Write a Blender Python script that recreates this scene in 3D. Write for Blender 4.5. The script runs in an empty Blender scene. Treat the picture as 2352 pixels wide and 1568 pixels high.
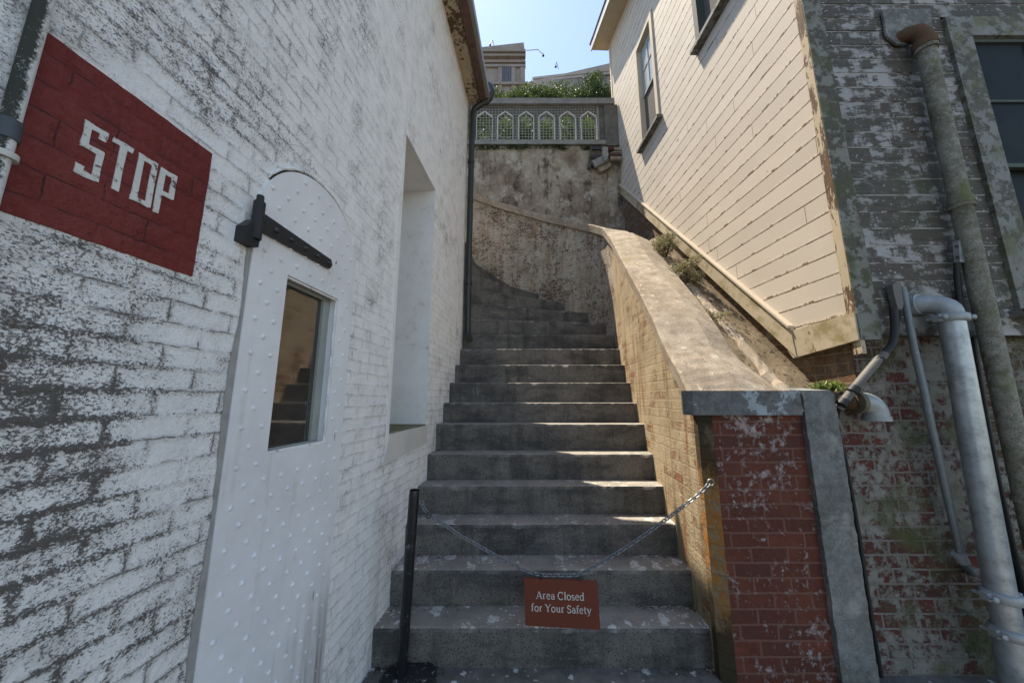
import bpy, bmesh, math, random
from mathutils import Vector, Matrix
random.seed(7)
R = math.radians
C = bpy.context.scene
COL = C.collection

# ------------------------------------------------------------------ camera, sky, sun, exposure
CZ = 1.58                                    # eye height above the landing
F, TH = 775.0, math.atan(131 / 775)          # focal length in units of a 2352 px wide frame, upward pitch
cs, sn = math.cos(TH), math.sin(TH)
cam_d = bpy.data.cameras.new('camera'); cam = bpy.data.objects.new('camera', cam_d); COL.objects.link(cam)
cam.location = (0, 0, CZ); cam.rotation_euler = (R(90) + TH, 0, 0)
cam_d.sensor_width = 36; cam_d.lens = F / 2352 * 36; cam_d.clip_start = .02; cam_d.clip_end = 2000
C.camera = cam

SUN = Vector((.92, -1, -3.3)).normalized()   # the way the light travels
elev = math.asin(-SUN.z)
W_ = bpy.data.worlds.new('World'); C.world = W_; W_.use_nodes = True
wn = W_.node_tree
sky = wn.nodes.new('ShaderNodeTexSky'); sky.sky_type = 'NISHITA'; sky.sun_disc = False
sky.sun_elevation = elev; sky.sun_rotation = math.atan2(-SUN.x, -SUN.y)
sky.air_density = 1.0; sky.dust_density = .3; sky.ozone_density = .6
wn.nodes['Background'].inputs['Strength'].default_value = .145
wn.links.new(sky.outputs[0], wn.nodes['Background'].inputs['Color'])
sd = bpy.data.lights.new('sun', 'SUN'); sd.energy = 4.2; sd.angle = R(.5); sd.color = (1, .93, .82)
so = bpy.data.objects.new('sun', sd); COL.objects.link(so); so.rotation_euler = SUN.to_track_quat('-Z', 'Y').to_euler()
C.view_settings.view_transform = 'Standard'; C.view_settings.look = 'None'
C.view_settings.exposure = 1.25; C.view_settings.use_white_balance = True; C.view_settings.white_balance_temperature = 7050; C.view_settings.gamma = 1
try: C.cycles.max_bounces = 8; C.cycles.diffuse_bounces = 5
except Exception: pass

# ------------------------------------------------------------------ measuring helpers (where a sight line meets a plane of the place)
def ray(u, v):
    a = u - 1176; b = 784 - v
    return a, F * cs - b * sn, F * sn + b * cs
def at_y(u, v, Y):
    a, f, z = ray(u, v); k = Y / f; return Vector((a * k, Y, CZ + z * k))
def at_z(u, v, Z):
    a, f, z = ray(u, v); k = (Z - CZ) / z; return Vector((a * k, f * k, Z))
def on(u, v, p, d):
    a, f, z = ray(u, v); k = (p[0] * d[1] - p[1] * d[0]) / (a * d[1] - f * d[0]); return Vector((a * k, f * k, CZ + z * k))

# ------------------------------------------------------------------ mesh builder
class MB:
    def __init__(s): s.v = []; s.f = []; s.uv = []
    def face(s, pts, uv=None):
        i = len(s.v); s.v += [Vector(p) for p in pts]; s.f.append(tuple(range(i, i + len(pts)))); s.uv.append(uv)
        return s
    def prism(s, pts, e):
        pts = [Vector(p) for p in pts]; e = Vector(e); n = len(pts)
        nr = Vector((0, 0, 0))
        for i in range(n): nr += pts[i].cross(pts[(i + 1) % n])
        if nr.dot(e) > 0: pts.reverse()
        q = [p + e for p in pts]
        s.face(pts); s.face(q[::-1])
        for i in range(n):
            j = (i + 1) % n; s.face([pts[j], pts[i], q[i], q[j]])
        return s
    def box(s, a, b):
        x0, x1 = sorted((a[0], b[0])); y0, y1 = sorted((a[1], b[1])); z0, z1 = sorted((a[2], b[2]))
        return s.prism([(x0, y0, z0), (x1, y0, z0), (x1, y1, z0), (x0, y1, z0)], (0, 0, z1 - z0))
    def bar(s, p, q, w, h, up=(0, 0, 1)):
        p = Vector(p); q = Vector(q); d = (q - p).normalized(); r = d.cross(Vector(up)).normalized() * w / 2
        u = r.cross(d).normalized() * h / 2
        return s.prism([p - r - u, p + r - u, p + r + u, p - r + u], q - p)
    def tube(s, path, r, seg=14, cap=True):
        path = [Vector(p) for p in path]; n = len(path); rs = r if isinstance(r, (list, tuple)) else [r] * n
        t0 = (path[1] - path[0]).normalized()
        x = t0.orthogonal().normalized(); rings = []
        for i in range(n):
            a = path[max(i - 1, 0)]; b = path[min(i + 1, n - 1)]; t = (b - a)
            t = t.normalized() if t.length > 1e-9 else t0
            x = (x - t * x.dot(t)).normalized(); y = t.cross(x); t0 = t
            rings.append([path[i] + (x * math.cos(k * 2 * math.pi / seg) + y * math.sin(k * 2 * math.pi / seg)) * rs[i] for k in range(seg)])
        base = len(s.v)
        for g in rings: s.v += g
        for i in range(n - 1):
            for k in range(seg):
                k2 = (k + 1) % seg
                s.f.append((base + i * seg + k, base + i * seg + k2, base + (i + 1) * seg + k2, base + (i + 1) * seg + k)); s.uv.append(None)
        if cap:
            s.f.append(tuple(base + k for k in range(seg))[::-1]); s.uv.append(None)
            s.f.append(tuple(base + (n - 1) * seg + k for k in range(seg))); s.uv.append(None)
        return s
    def dome(s, c, nrm, r, h, seg=8, rings=3):
        c = Vector(c); nrm = Vector(nrm).normalized(); x = nrm.orthogonal().normalized(); y = nrm.cross(x)
        path = [c + nrm * (h * math.sin(i / rings * math.pi / 2)) for i in range(rings + 1)]
        base = len(s.v)
        for i in range(rings):
            rr = r * math.cos(i / rings * math.pi / 2)
            s.v += [path[i] + (x * math.cos(k * 2 * math.pi / seg) + y * math.sin(k * 2 * math.pi / seg)) * rr for k in range(seg)]
        s.v.append(path[-1]); top = len(s.v) - 1
        for i in range(rings - 1):
            for k in range(seg):
                k2 = (k + 1) % seg
                s.f.append((base + i * seg + k, base + i * seg + k2, base + (i + 1) * seg + k2, base + (i + 1) * seg + k)); s.uv.append(None)
        for k in range(seg):
            s.f.append((base + (rings - 1) * seg + k, base + (rings - 1) * seg + (k + 1) % seg, top)); s.uv.append(None)
        return s
    def torus(s, c, nrm, Rr, r, seg=12, sub=6, stretch=None):
        c = Vector(c); nrm = Vector(nrm).normalized(); x = nrm.orthogonal().normalized()
        if stretch is not None:
            x = Vector(stretch[0]).normalized(); nrm = (nrm - x * nrm.dot(x)).normalized()
        y = nrm.cross(x); sx = stretch[1] if stretch is not None else 1
        base = len(s.v)
        for i in range(seg):
            a = i * 2 * math.pi / seg; d = x * math.cos(a) + y * math.sin(a); o = c + x * math.cos(a) * Rr * sx + y * math.sin(a) * Rr
            for k in range(sub):
                b = k * 2 * math.pi / sub; s.v.append(o + d * r * math.cos(b) + nrm * r * math.sin(b))
        for i in range(seg):
            for k in range(sub):
                i2 = (i + 1) % seg; k2 = (k + 1) % sub
                s.f.append((base + i * sub + k, base + i2 * sub + k, base + i2 * sub + k2, base + i * sub + k2)); s.uv.append(None)
        return s
    def build(s, name, mat, parent=None, bevel=0, smooth=False, off=None):
        inv = Vector((0, 0, 0)); p = parent
        while p is not None: inv += Vector(p.location); p = p.parent
        me = bpy.data.meshes.new(name)
        me.from_pydata([tuple(v - inv) for v in s.v], [], s.f)
        uvl = me.uv_layers.new(name='UVMap')
        for pi, poly in enumerate(me.polygons):
            u = s.uv[pi]
            if u is None:
                n = poly.normal
                if abs(n.z) < .75:
                    t = Vector((-n.y, n.x, 0)).normalized()
                    if t.x < -1e-3 or (abs(t.x) <= 1e-3 and t.y < 0): t = -t
                    u = [((s.v[vi].dot(t)), s.v[vi].z) for vi in poly.vertices]
                else: u = [(s.v[vi].x, s.v[vi].y) for vi in poly.vertices]
            for li, q in zip(poly.loop_indices, u): uvl.data[li].uv = q
            poly.use_smooth = smooth
        me.materials.append(mat)
        o = bpy.data.objects.new(name, me); COL.objects.link(o)
        if parent is not None: o.parent = parent
        if bevel:
            m = o.modifiers.new('b', 'BEVEL'); m.width = bevel; m.segments = 2; m.limit_method = 'ANGLE'; m.angle_limit = R(40)
        if smooth:
            m = o.modifiers.new('e', 'EDGE_SPLIT'); m.split_angle = R(50)
        return o

def tag(o, label=None, cat=None, group=None, kind=None):
    if label: o['label'] = label
    if cat: o['category'] = cat
    if group: o['group'] = group
    if kind: o['kind'] = kind
    return o
def thing(name, loc, label, cat, group=None):
    o = bpy.data.objects.new(name, None); COL.objects.link(o); o.location = loc; o.empty_display_size = .1
    return tag(o, label, cat, group)

# ------------------------------------------------------------------ material helpers
class N:
    def __init__(s, name):
        s.m = bpy.data.materials.new(name); s.m.use_nodes = True; s.t = s.m.node_tree
        s.b = s.t.nodes['Principled BSDF']; s.g = s.t.nodes.new('ShaderNodeNewGeometry'); s.pos = s.g.outputs['Position']
        s.uvn = s.t.nodes.new('ShaderNodeUVMap'); s.uvn.uv_map = 'UVMap'; s.uv = s.uvn.outputs[0]
    def n(s, ty, ins=None, out=0, **at):
        nd = s.t.nodes.new(ty)
        for k, v in at.items(): setattr(nd, k, v)
        for k, v in (ins or {}).items():
            i = nd.inputs[k]
            if isinstance(v, bpy.types.NodeSocket): s.t.links.new(v, i)
            elif isinstance(v, (tuple, list)) and len(v) == 3 and i.type == 'RGBA': i.default_value = (*v, 1)
            else: i.default_value = v
        return nd.outputs[out]
    def math(s, op, a, b=0.0): return s.n('ShaderNodeMath', {0: a, 1: b}, operation=op)
    def add(s, a, b): return s.math('ADD', a, b)
    def sub(s, a, b): return s.math('SUBTRACT', a, b)
    def mul(s, a, b): return s.math('MULTIPLY', a, b)
    def mx(s, a, b): return s.math('MAXIMUM', a, b)
    def mi(s, a, b): return s.math('MINIMUM', a, b)
    def thr(s, f, lo, hi): return s.n('ShaderNodeMapRange', {0: f, 1: lo, 2: hi, 3: 0.0, 4: 1.0})
    def rng(s, f, lo, hi, a, b): return s.n('ShaderNodeMapRange', {0: f, 1: lo, 2: hi, 3: a, 4: b})
    def vec(s, v, sc=(1, 1, 1), loc=(0, 0, 0)): return s.n('ShaderNodeMapping', {'Vector': v, 'Scale': sc, 'Location': loc})
    def noise(s, v, sc, det=5.0, rough=.6, dist=0.0, col=False):
        return s.n('ShaderNodeTexNoise', {'Vector': v, 'Scale': sc, 'Detail': det, 'Roughness': rough, 'Distortion': dist}, out='Color' if col else 'Fac')
    def vor(s, v, sc, feat='F1', out='Distance', rnd=1.0): return s.n('ShaderNodeTexVoronoi', {'Vector': v, 'Scale': sc, 'Randomness': rnd}, out=out, feature=feat)
    def mix(s, f, a, b, blend='MIX'):
        nd = s.t.nodes.new('ShaderNodeMix'); nd.data_type = 'RGBA'; nd.blend_type = blend
        for i, v in ((0, f), (6, a), (7, b)):
            k = nd.inputs[i]
            if isinstance(v, bpy.types.NodeSocket): s.t.links.new(v, k)
            elif i: k.default_value = (*v, 1)
            else: k.default_value = v
        return nd.outputs[2]
    def xyz(s, v, k): return s.n('ShaderNodeSeparateXYZ', {0: v}, out=k)
    def warp(s, v, sc, amt):
        c = s.noise(v, sc, 3.0, .6, col=True)
        c = s.n('ShaderNodeVectorMath', {0: c, 1: (.5, .5, .5)}, operation='SUBTRACT')
        c = s.n('ShaderNodeVectorMath', {0: c, 'Scale': amt}, operation='SCALE')
        return s.n('ShaderNodeVectorMath', {0: v, 1: c}, operation='ADD')
    def brick(s, v, w, h, mort, smooth=.3, c1=(0, 0, 0), c2=(1, 1, 1)):
        nd = s.t.nodes.new('ShaderNodeTexBrick'); s.t.links.new(v, nd.inputs['Vector'])
        for k, q in (('Scale', 1.0), ('Mortar Size', mort), ('Mortar Smooth', smooth), ('Bias', 0.0), ('Brick Width', w), ('Row Height', h)): nd.inputs[k].default_value = q
        nd.inputs['Color1'].default_value = (*c1, 1); nd.inputs['Color2'].default_value = (*c2, 1); nd.inputs['Mortar'].default_value = (.5, .5, .5, 1)
        return nd.outputs['Fac'], s.n('ShaderNodeSeparateColor', {0: nd.outputs['Color']})
    def bump(s, h, st=.5, d=.01, nrm=None):
        i = {'Height': h, 'Strength': st, 'Distance': d}
        if nrm is not None: i['Normal'] = nrm
        return s.n('ShaderNodeBump', i)
    def out(s, col, rough=.85, bump=None, metal=0.0, spec=.3):
        for k, v in (('Base Color', col), ('Roughness', rough), ('Metallic', metal), ('Specular IOR Level', spec)):
            i = s.b.inputs[k]
            if isinstance(v, bpy.types.NodeSocket): s.t.links.new(v, i)
            elif isinstance(v, tuple): i.default_value = (*v, 1)
            else: i.default_value = v
        if bump is not None: s.t.links.new(bump, s.b.inputs['Normal'])
        return s.m

def painted_brick(name, base, dirt, red=False):
    m = N(name); uv = m.uv; p = m.pos
    w1 = m.warp(uv, 4.0, .016); w2 = m.warp(w1, 28.0, .014)
    fac, bc = m.brick(w2, .185, .064, .0035, .6); soft, _ = m.brick(w2, .185, .064, .016, 1.0)
    Y = m.xyz(p, 'Y'); Z = m.xyz(p, 'Z')
    big = m.noise(p, 2.2, 3.0, .6); mid = m.noise(p, 9.0, 4.0, .65)
    fine = m.noise(m.vec(p, (1, 1, 1.6)), 120.0, 4.0, .75); fine2 = m.noise(p, 48.0, 4.0, .7)
    near = m.rng(Y, .55, 1.9, 1.0, .0)                       # algae thickest on the oldest wall paint beside the pipe
    near2 = m.mul(near, m.rng(Z, 2.0, 1.3, .75, 1.0))
    if red:
        k = m.mul(m.thr(m.add(m.mul(fac, .5), m.mul(fine2, .7)), .68, .9), m.thr(mid, .38, .56))
        col = m.mix(m.thr(mid, .3, .7), base, tuple(c * .72 for c in base))
        col = m.mix(m.mul(m.thr(m.add(m.mul(big, .5), m.mul(fine2, .5)), .5, .62), .45), col, (.23, .055, .045))
        col = m.mix(m.mul(m.thr(m.add(m.mul(mid, .6), m.mul(fac, .2)), .5, .62), .4), col, (.055, .012, .012))
        col = m.mix(m.mul(k, .85), col, (.018, .008, .007))
        col = m.mix(m.mul(m.thr(m.add(m.mul(fine, .5), m.mul(fine2, .5)), .57, .66), .75), col, tuple(c * .28 for c in base)); col = m.mix(m.thr(fine, .74, .78), col, (.3, .12, .11))
    else:
        col = m.mix(m.thr(mid, .35, .7), base, tuple(c * .86 for c in base))
        strk = m.noise(m.vec(p, (4, 4, .9)), 1.0, 4.0, .65)
        lvl = m.add(m.mul(near2, .075), m.mul(m.sub(big, .5), .52)); lvl = m.add(lvl, m.mul(m.sub(strk, .5), .22))
        lvl = m.add(lvl, m.mul(m.sub(mid, .5), .26)); lvl = m.add(lvl, m.mul(m.thr(Z, 2.3, 2.6), m.mul(m.rng(Y, .6, 3.2, 1.0, 0.0), .045)))
        lvl = m.add(lvl, m.mul(m.mul(m.thr(Z, 1.25, 1.5), m.thr(Z, 1.95, 1.75)), m.mul(near, .05)))
        brk = m.noise(p, 13.0, 4.0, .65)
        zone = m.mul(m.rng(Y, .5, 2.0, 1.0, .28), m.rng(Z, 2.25, 1.95, .6, 1.0))
        jm = m.mul(m.thr(m.noise(p, 2.7, 3.0, .6), .36, .58), zone)
        lvl = m.add(lvl, m.mul(m.mul(soft, jm), .22))
        thread = m.math('ABSOLUTE', m.sub(m.noise(m.vec(p, (1, 1, 1.3), (2, 5, 1)), 75.0, 4.0, .65), .5))
        spk = m.add(m.add(m.mul(fine, .75), m.mul(fine2, .3)), m.sub(.13, m.mul(thread, 1.6)))
        k = m.thr(m.add(spk, lvl), .70, .815)
        jl = m.mul(m.mul(m.thr(fac, .25, .8), m.thr(brk, .46, .56)), m.mi(m.add(zone, .12), 1.0))
        k = m.mx(k, m.mul(jl, .85))
        col = m.mix(m.mul(m.thr(m.add(mid, lvl), .56, .8), .26), col, (.42, .39, .35))
        col = m.mix(m.mul(m.mul(soft, m.thr(brk, .35, .6)), m.mul(zone, .45)), col, (.27, .255, .235))
        col = m.mix(m.mul(k, .9), col, dirt)
        # warm damp streaks near the foot of the wall beside the steps
        st = m.noise(m.vec(p, (14, 14, 1.1)), 1.0, 4.0, .6)
        foot = m.mul(m.thr(st, .52, .75), m.rng(m.sub(Z, m.mul(m.sub(Y, 2.3), 1.0)), .1, .75, 1.0, 0.0))
        col = m.mix(m.mul(m.mul(foot, m.thr(Y, 1.6, 2.2)), .6), col, (.2, .15, .1))
    h = m.add(m.mul(soft, -.4), m.mul(fine2, 1.1)); h = m.add(h, m.mul(fine, .5)); h = m.add(h, m.mul(mid, .9))
    return m.out(col, .7, m.bump(h, .8, .008))

def plaster_brick(name, bw, bh, plast, bcol, cover, stain, mort=None, streak=0.0, green=0.0, bumpd=.008, rough_coat=False):
    """old brick with the remains of a pale coat: bcol (two brick colours), cover = how much coat is left"""
    m = N(name); uv = m.uv; p = m.pos
    w = m.warp(m.warp(uv, 7.0, .014), 50.0, .008)
    fac, bc = m.brick(w, bw, bh, .007, .25); r = bc
    big = m.noise(p, 2.3, 4.0, .6); mid = m.noise(p, 11.0, 5.0, .65); fine = m.noise(p, 70.0, 4.0, .7)
    rv = m.n('ShaderNodeMath', {0: r, 1: 1.0}, operation='MULTIPLY')
    bcc = m.mix(rv, bcol[0], bcol[1]); bcc = m.mix(m.thr(mid, .35, .65), bcc, tuple(c * .55 for c in bcol[0]))
    bcc = m.mix(m.mul(fac, .9), bcc, mort or tuple(c * .8 for c in plast))
    cov = m.add(m.add(m.mul(big, .55), m.mul(mid, .45)), m.mul(m.sub(fine, .5), .35))
    cov = m.add(cov, m.mul(m.sub(rv, .5), .12)); cov = m.add(cov, m.mul(fac, .06))
    if rough_coat:
        cov = m.add(m.add(m.mul(big, .35), m.mul(mid, .4)), m.mul(m.noise(p, 26.0, 4.0, .7), .5)); cov = m.add(m.sub(cov, .12), m.mul(fac, .0))
    k = m.thr(cov, 1.0 - cover - .03, 1.0 - cover + .05)
    pl = m.mix(m.thr(fine, .3, .75), plast, tuple(c * .68 for c in plast))
    pl = m.mix(m.mul(m.thr(m.noise(p, 3.7, 5.0, .65), .45, .7), .6), pl, stain)
    col = m.mix(k, bcc, pl)
    if streak:
        st = m.noise(m.vec(p, (16, 16, .9)), 1.0, 4.0, .6)
        col = m.mix(m.mul(m.thr(st, .53, .68), streak), col, (.18, .085, .03))
        col = m.mix(m.mul(m.thr(m.noise(m.vec(p, (6, 6, 1.5), (3, 1, 2)), 1.0, 3.0, .6), .58, .68), streak * .8), col, (.3, .12, .05))
    if green:
        g = m.thr(m.noise(m.vec(p, (1, 1, 1), (5, 2, 1)), 3.1, 4.0, .6), .5, .66)
        col = m.mix(m.mul(g, green), col, (.075, .085, .035))
    h = m.add(m.mul(fac, -1.0), m.mul(fine, .6)); h = m.add(h, m.mul(k, .5)); h = m.add(h, m.mul(mid, .5))
    return m.out(col, .9, m.bump(h, .8, bumpd))

def stone(name, a, b, dark, sc=1.0, dk=.5, droppings=0.0, lichen=None, spk=.5, bs=.5, blotch=.0):
    m = N(name); p = m.pos
    big = m.noise(p, 1.7 * sc, 4.0, .6); mid = m.noise(p, 9.0 * sc, 5.0, .65); fine = m.noise(p, 110.0, 4.0, .75)
    col = m.mix(m.thr(mid, .37, .62), a, b)
    col = m.mix(m.mul(m.thr(m.add(m.mul(big, .6), m.mul(m.noise(p, 15.0 * sc, 5.0, .75), .4)), .46, .6), dk), col, dark)
    if blotch: col = m.mix(m.mul(m.thr(m.noise(m.vec(p, loc=(9, 4, 6)), 19.0 * sc, 5.0, .75), .58, .66), blotch), col, tuple(min(1, c * 1.45) for c in a))
    col = m.mix(m.mul(m.thr(fine, .52, .68), spk), col, tuple(c * .35 for c in dark))
    if lichen:
        col = m.mix(m.mul(m.thr(m.noise(m.vec(p, loc=(3, 7, 1)), 4.5, 5.0, .7), .55, .68), .7), col, lichen)
    if droppings:
        nz = m.thr(m.xyz(m.g.outputs['Normal'], 'Z'), .7, .9)
        d = m.vor(m.warp(p, 30.0, .05), 9.0); sel = m.noise(p, 3.0, 2.0, .5)
        k = m.mul(m.thr(m.add(d, m.mul(sel, -.25)), .07, .03), nz)
        d2 = m.vor(m.warp(m.vec(p, loc=(.3, .9, 0)), 50.0, .03), 24.0)
        k = m.mx(k, m.mul(m.mul(m.thr(d2, .2, .12), m.thr(sel, .5, .56)), nz))
        col = m.mix(m.mul(k, droppings), col, (.6, .6, .58))
    h = m.add(m.mul(fine, .7), m.mul(mid, .9))
    return m.out(col, .9, m.bump(h, bs, .006))

def step_mat():
    m = N('worn step concrete'); p = m.pos
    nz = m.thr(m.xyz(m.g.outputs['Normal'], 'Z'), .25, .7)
    mid = m.noise(p, 6.0, 5.0, .65); fine = m.noise(p, 130.0, 3.0, .7); agg = m.vor(p, 62.0); big = m.noise(m.vec(p, (1.5, 1.5, 4)), 1.6, 4.0, .65)
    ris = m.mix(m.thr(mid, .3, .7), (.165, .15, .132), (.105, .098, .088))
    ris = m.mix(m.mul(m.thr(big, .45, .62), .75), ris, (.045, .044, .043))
    st = m.noise(m.vec(p, (9, 9, 1.2)), 1.0, 4.0, .6)
    ris = m.mix(m.mul(m.thr(st, .5, .68), .6), ris, (.035, .033, .031))
    ris = m.mix(m.mul(m.thr(agg, .34, .22), .8), ris, (.03, .03, .03))
    ris = m.mix(m.mul(m.thr(m.noise(p, 70.0, 4.0, .75), .58, .68), .6), ris, (.27, .255, .23))
    drip = m.mul(m.thr(m.noise(m.vec(m.warp(p, 9.0, .03), (40, 40, 3.0)), 1.0, 3.0, .6), .66, .72), m.thr(m.noise(p, 2.7, 2.0, .5), .5, .6))
    ris = m.mix(m.mul(m.mul(drip, m.thr(mid, .42, .6)), .6), ris, (.36, .36, .34))
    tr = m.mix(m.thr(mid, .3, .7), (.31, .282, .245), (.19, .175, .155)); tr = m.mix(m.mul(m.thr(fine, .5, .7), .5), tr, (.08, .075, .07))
    d = m.vor(m.warp(m.vec(p, (1, .7, 1)), 20.0, .13), 8.0); sel = m.noise(p, 2.2, 2.0, .5)
    k = m.thr(m.add(d, m.mul(sel, -.3)), .17, .12)
    d2 = m.vor(m.warp(m.vec(p, loc=(.3, .9, 0)), 60.0, .02), 26.0)
    k = m.mx(k, m.mul(m.thr(d2, .28, .18), m.thr(sel, .43, .49)))
    low = m.thr(m.xyz(p, 'Z'), 1.35, .3)
    tr = m.mix(m.mul(m.mul(k, m.thr(m.noise(p, 34.0, 4.0, .7), .32, .5)), m.mul(low, .92)), tr, (.54, .535, .51))
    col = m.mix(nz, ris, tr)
    h = m.add(m.mul(fine, .6), m.mul(mid, .7)); h = m.add(h, m.mul(m.thr(agg, .1, .3), .5))
    return m.out(col, .88, m.bump(h, .6, .006))

def plain(name, c, rough=.6, metal=0.0, var=.25, sc=14.0, bs=.15, dirt=None, dk=.5, spec=.3, dlo=.52, dhi=.66):
    m = N(name); p = m.pos
    n1 = m.noise(p, sc, 5.0, .65); n2 = m.noise(p, sc * 7, 3.0, .7)
    col = m.mix(m.thr(n1, .3, .7), c, tuple(q * (1 - var) for q in c))
    if dirt: col = m.mix(m.mul(m.thr(m.add(m.mul(n1, .6), m.mul(n2, .4)), dlo, dhi), dk), col, dirt)
    return m.out(col, rough, m.bump(m.add(n1, n2), bs, .004), metal, spec)

def peeled(name, paint, wood, amount, grain=(1, 1, 1), sc=9.0, moss=None, bs=.4, spots=None):
    m = N(name); p = m.pos
    v = m.vec(p, grain)
    n = m.add(m.mul(m.noise(v, sc, 5.0, .7), .65), m.mul(m.noise(p, 1.8, 3.0, .6), .35)); fine = m.noise(p, 90.0, 4.0, .7)
    k = m.thr(n, 1 - amount - .015, 1 - amount + .02)
    col = m.mix(m.thr(fine, .3, .7), paint, tuple(c * .85 for c in paint))
    col = m.mix(m.mul(m.thr(m.noise(p, 3.3, 4.0, .6), .4, .75), .4), col, tuple(c * .6 for c in paint))
    wd = m.mix(m.thr(m.noise(m.vec(p, grain), sc * 3, 5.0, .7), .3, .7), wood, tuple(c * .4 for c in wood))
    col = m.mix(k, col, wd)
    if moss: col = m.mix(m.mul(m.thr(m.noise(m.vec(p, loc=(4, 1, 2)), 5.0, 5.0, .65), .48, .62), .8), col, moss)
    h = m.add(m.mul(k, -.8), m.mul(fine, .5))
    return m.out(col, .8, m.bump(h, bs, .004))

def siding(name, paint, wood, z0, pitch, amount, dirty=False):
    """lapped boards: paint flakes along each lap; (z - z0)/pitch counts the boards"""
    m = N(name); p = m.pos; Z = m.xyz(p, 'Z')
    fr = m.n('ShaderNodeMath', {0: m.mul(m.sub(Z, z0), 1 / pitch)}, operation='FRACT')
    row = m.n('ShaderNodeMath', {0: m.mul(m.sub(Z, z0), 1 / pitch)}, operation='FLOOR')
    rowv = m.n('ShaderNodeCombineXYZ', {0: m.xyz(p, 'X'), 1: m.xyz(p, 'Y'), 2: m.mul(row, 7.31)})
    edge = m.mx(m.thr(fr, .10, .0), m.mul(m.thr(fr, .95, 1.0), .8))
    flake = m.noise(rowv, 9.0, 5.0, .75); n = m.noise(m.vec(p, (1, 1, 2.2)), 7.0, 5.0, .7); fine = m.noise(p, 90.0, 4.0, .7)
    tint = m.noise(rowv, .9, 2.0, .5)
    col = m.mix(m.thr(fine, .3, .75), paint, tuple(c * .9 for c in paint))
    col = m.mix(m.mul(m.thr(tint, .42, .58), .8), col, tuple(c * .84 for c in paint))
    wd = m.mix(m.thr(m.noise(m.vec(p, (3, 3, 30)), 3.0, 4.0, .7), .3, .7), wood, tuple(c * .45 for c in wood))
    if dirty:
        big = m.noise(p, 3.0, 4.0, .65)
        k = m.thr(m.add(m.add(m.mul(n, .5), m.mul(flake, .35)), m.mul(big, .4)), 1.25 - amount - .02, 1.25 - amount + .03)
        col = m.mix(m.mul(m.thr(big, .4, .65), .6), col, tuple(c * .5 for c in paint))
        col = m.mix(k, col, wd)
        col = m.mix(m.mul(m.thr(m.noise(m.vec(p, loc=(2, 8, 3)), 2.6, 4.0, .6), .5, .66), .7), col, (.06, .065, .035))
        vd = m.vor(m.warp(p, 40.0, .02), 26.0)
        col = m.mix(m.mul(m.thr(vd, .2, .12), m.mul(m.thr(big, .45, .6), .8)), col, (.42, .42, .42))
        col = m.mix(m.mul(m.thr(fr, .93, .99), m.thr(flake, .42, .55)), col, (.5, .52, .54))
    else:
        wob = m.noise(rowv, 26.0, 4.0, .7)
        e2 = m.thr(m.add(fr, m.mul(m.sub(wob, .5), .18)), .13, .06); e3 = m.thr(m.add(fr, m.mul(m.sub(wob, .5), .1)), .93, .97)
        k = m.mx(m.mul(e2, m.thr(flake, .53, .58)), m.mul(e3, m.thr(flake, .56, .50)))
        k = m.mx(k, m.mul(m.mx(m.thr(fr, .03, .0), m.thr(fr, .98, 1.0)), m.rng(flake, .4, .6, .25, .8)))
        bj = m.n('ShaderNodeMath', {0: m.add(m.mul(m.xyz(p, 'Y'), .42), m.mul(m.math('SINE', m.mul(row, 12.9)), 7.7))}, operation='FRACT')
        k = m.mx(k, m.mul(m.thr(bj, .0035, .002), .8))
        col = m.mix(m.mul(m.mul(m.thr(fr, .2, .1), m.thr(flake, .47, .52)), .35), col, tuple(min(1, c * 1.3) for c in paint))
        k2 = m.thr(m.add(m.mul(n, .7), m.mul(m.noise(p, 2.1, 3.0, .6),   .3)), .655, .668)
        col = m.mix(m.mx(k, k2), col, wd)
        nail = m.vor(m.n('ShaderNodeCombineXYZ', {0: 0.0, 1: m.xyz(p, 'Y'), 2: Z}), 4.2)
        col = m.mix(m.mul(m.thr(nail, .035, .02), .9), col, (.1, .06, .03))
        g = m.noise(m.vec(p, (.7, .7, .5)), 2.0, 4.0, .6)
        col = m.mix(m.mul(m.thr(g, .5, .75), .3), col, tuple(c * .7 for c in paint))
    h = m.add(m.mul(fine, .4), m.mul(flake, .6))
    return m.out(col, .75, m.bump(h, .35, .004))

def leafmat(name, a, b, c):
    m = N(name); i = m.n('ShaderNodeObjectInfo', out='Random')
    n = m.n('ShaderNodeTexWhiteNoise', {'Vector': m.n('ShaderNodeVectorMath', {0: m.pos, 'Scale': 9.0}, operation='SCALE')}, out=0)
    n2 = m.noise(m.pos, 3.5, 2.0, .5); n3 = m.noise(m.pos, 30.0, 2.0, .5)
    col = m.mix(m.thr(n2, .35, .65), a, b); col = m.mix(m.thr(n3, .5, .68), col, c)
    o = m.out(col, .5, None, 0.0, .4)
    tr = m.t.nodes.new('ShaderNodeBsdfTranslucent'); m.t.links.new(m.mix(1.0, col, (1.2, 1.25, .8), 'MULTIPLY'), tr.inputs['Color'])
    ms = m.t.nodes.new('ShaderNodeMixShader'); ms.inputs[0].default_value = .34
    m.t.links.new(m.b.outputs[0], ms.inputs[1]); m.t.links.new(tr.outputs[0], ms.inputs[2]); m.t.links.new(ms.outputs[0], m.t.nodes['Material Output'].inputs['Surface'])
    return o

def glassmat(name, tint, rough=.03, dust=.25, spec=1.0):
    m = N(name); p = m.pos
    n = m.noise(p, 7.0, 5.0, .65)
    col = m.mix(m.mul(m.thr(n, .4, .75), dust), tint, tuple(.12 + c for c in tint))
    return m.out(col, m.rng(n, .3, .8, rough, rough + .12), None, 0.0, spec)

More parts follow.
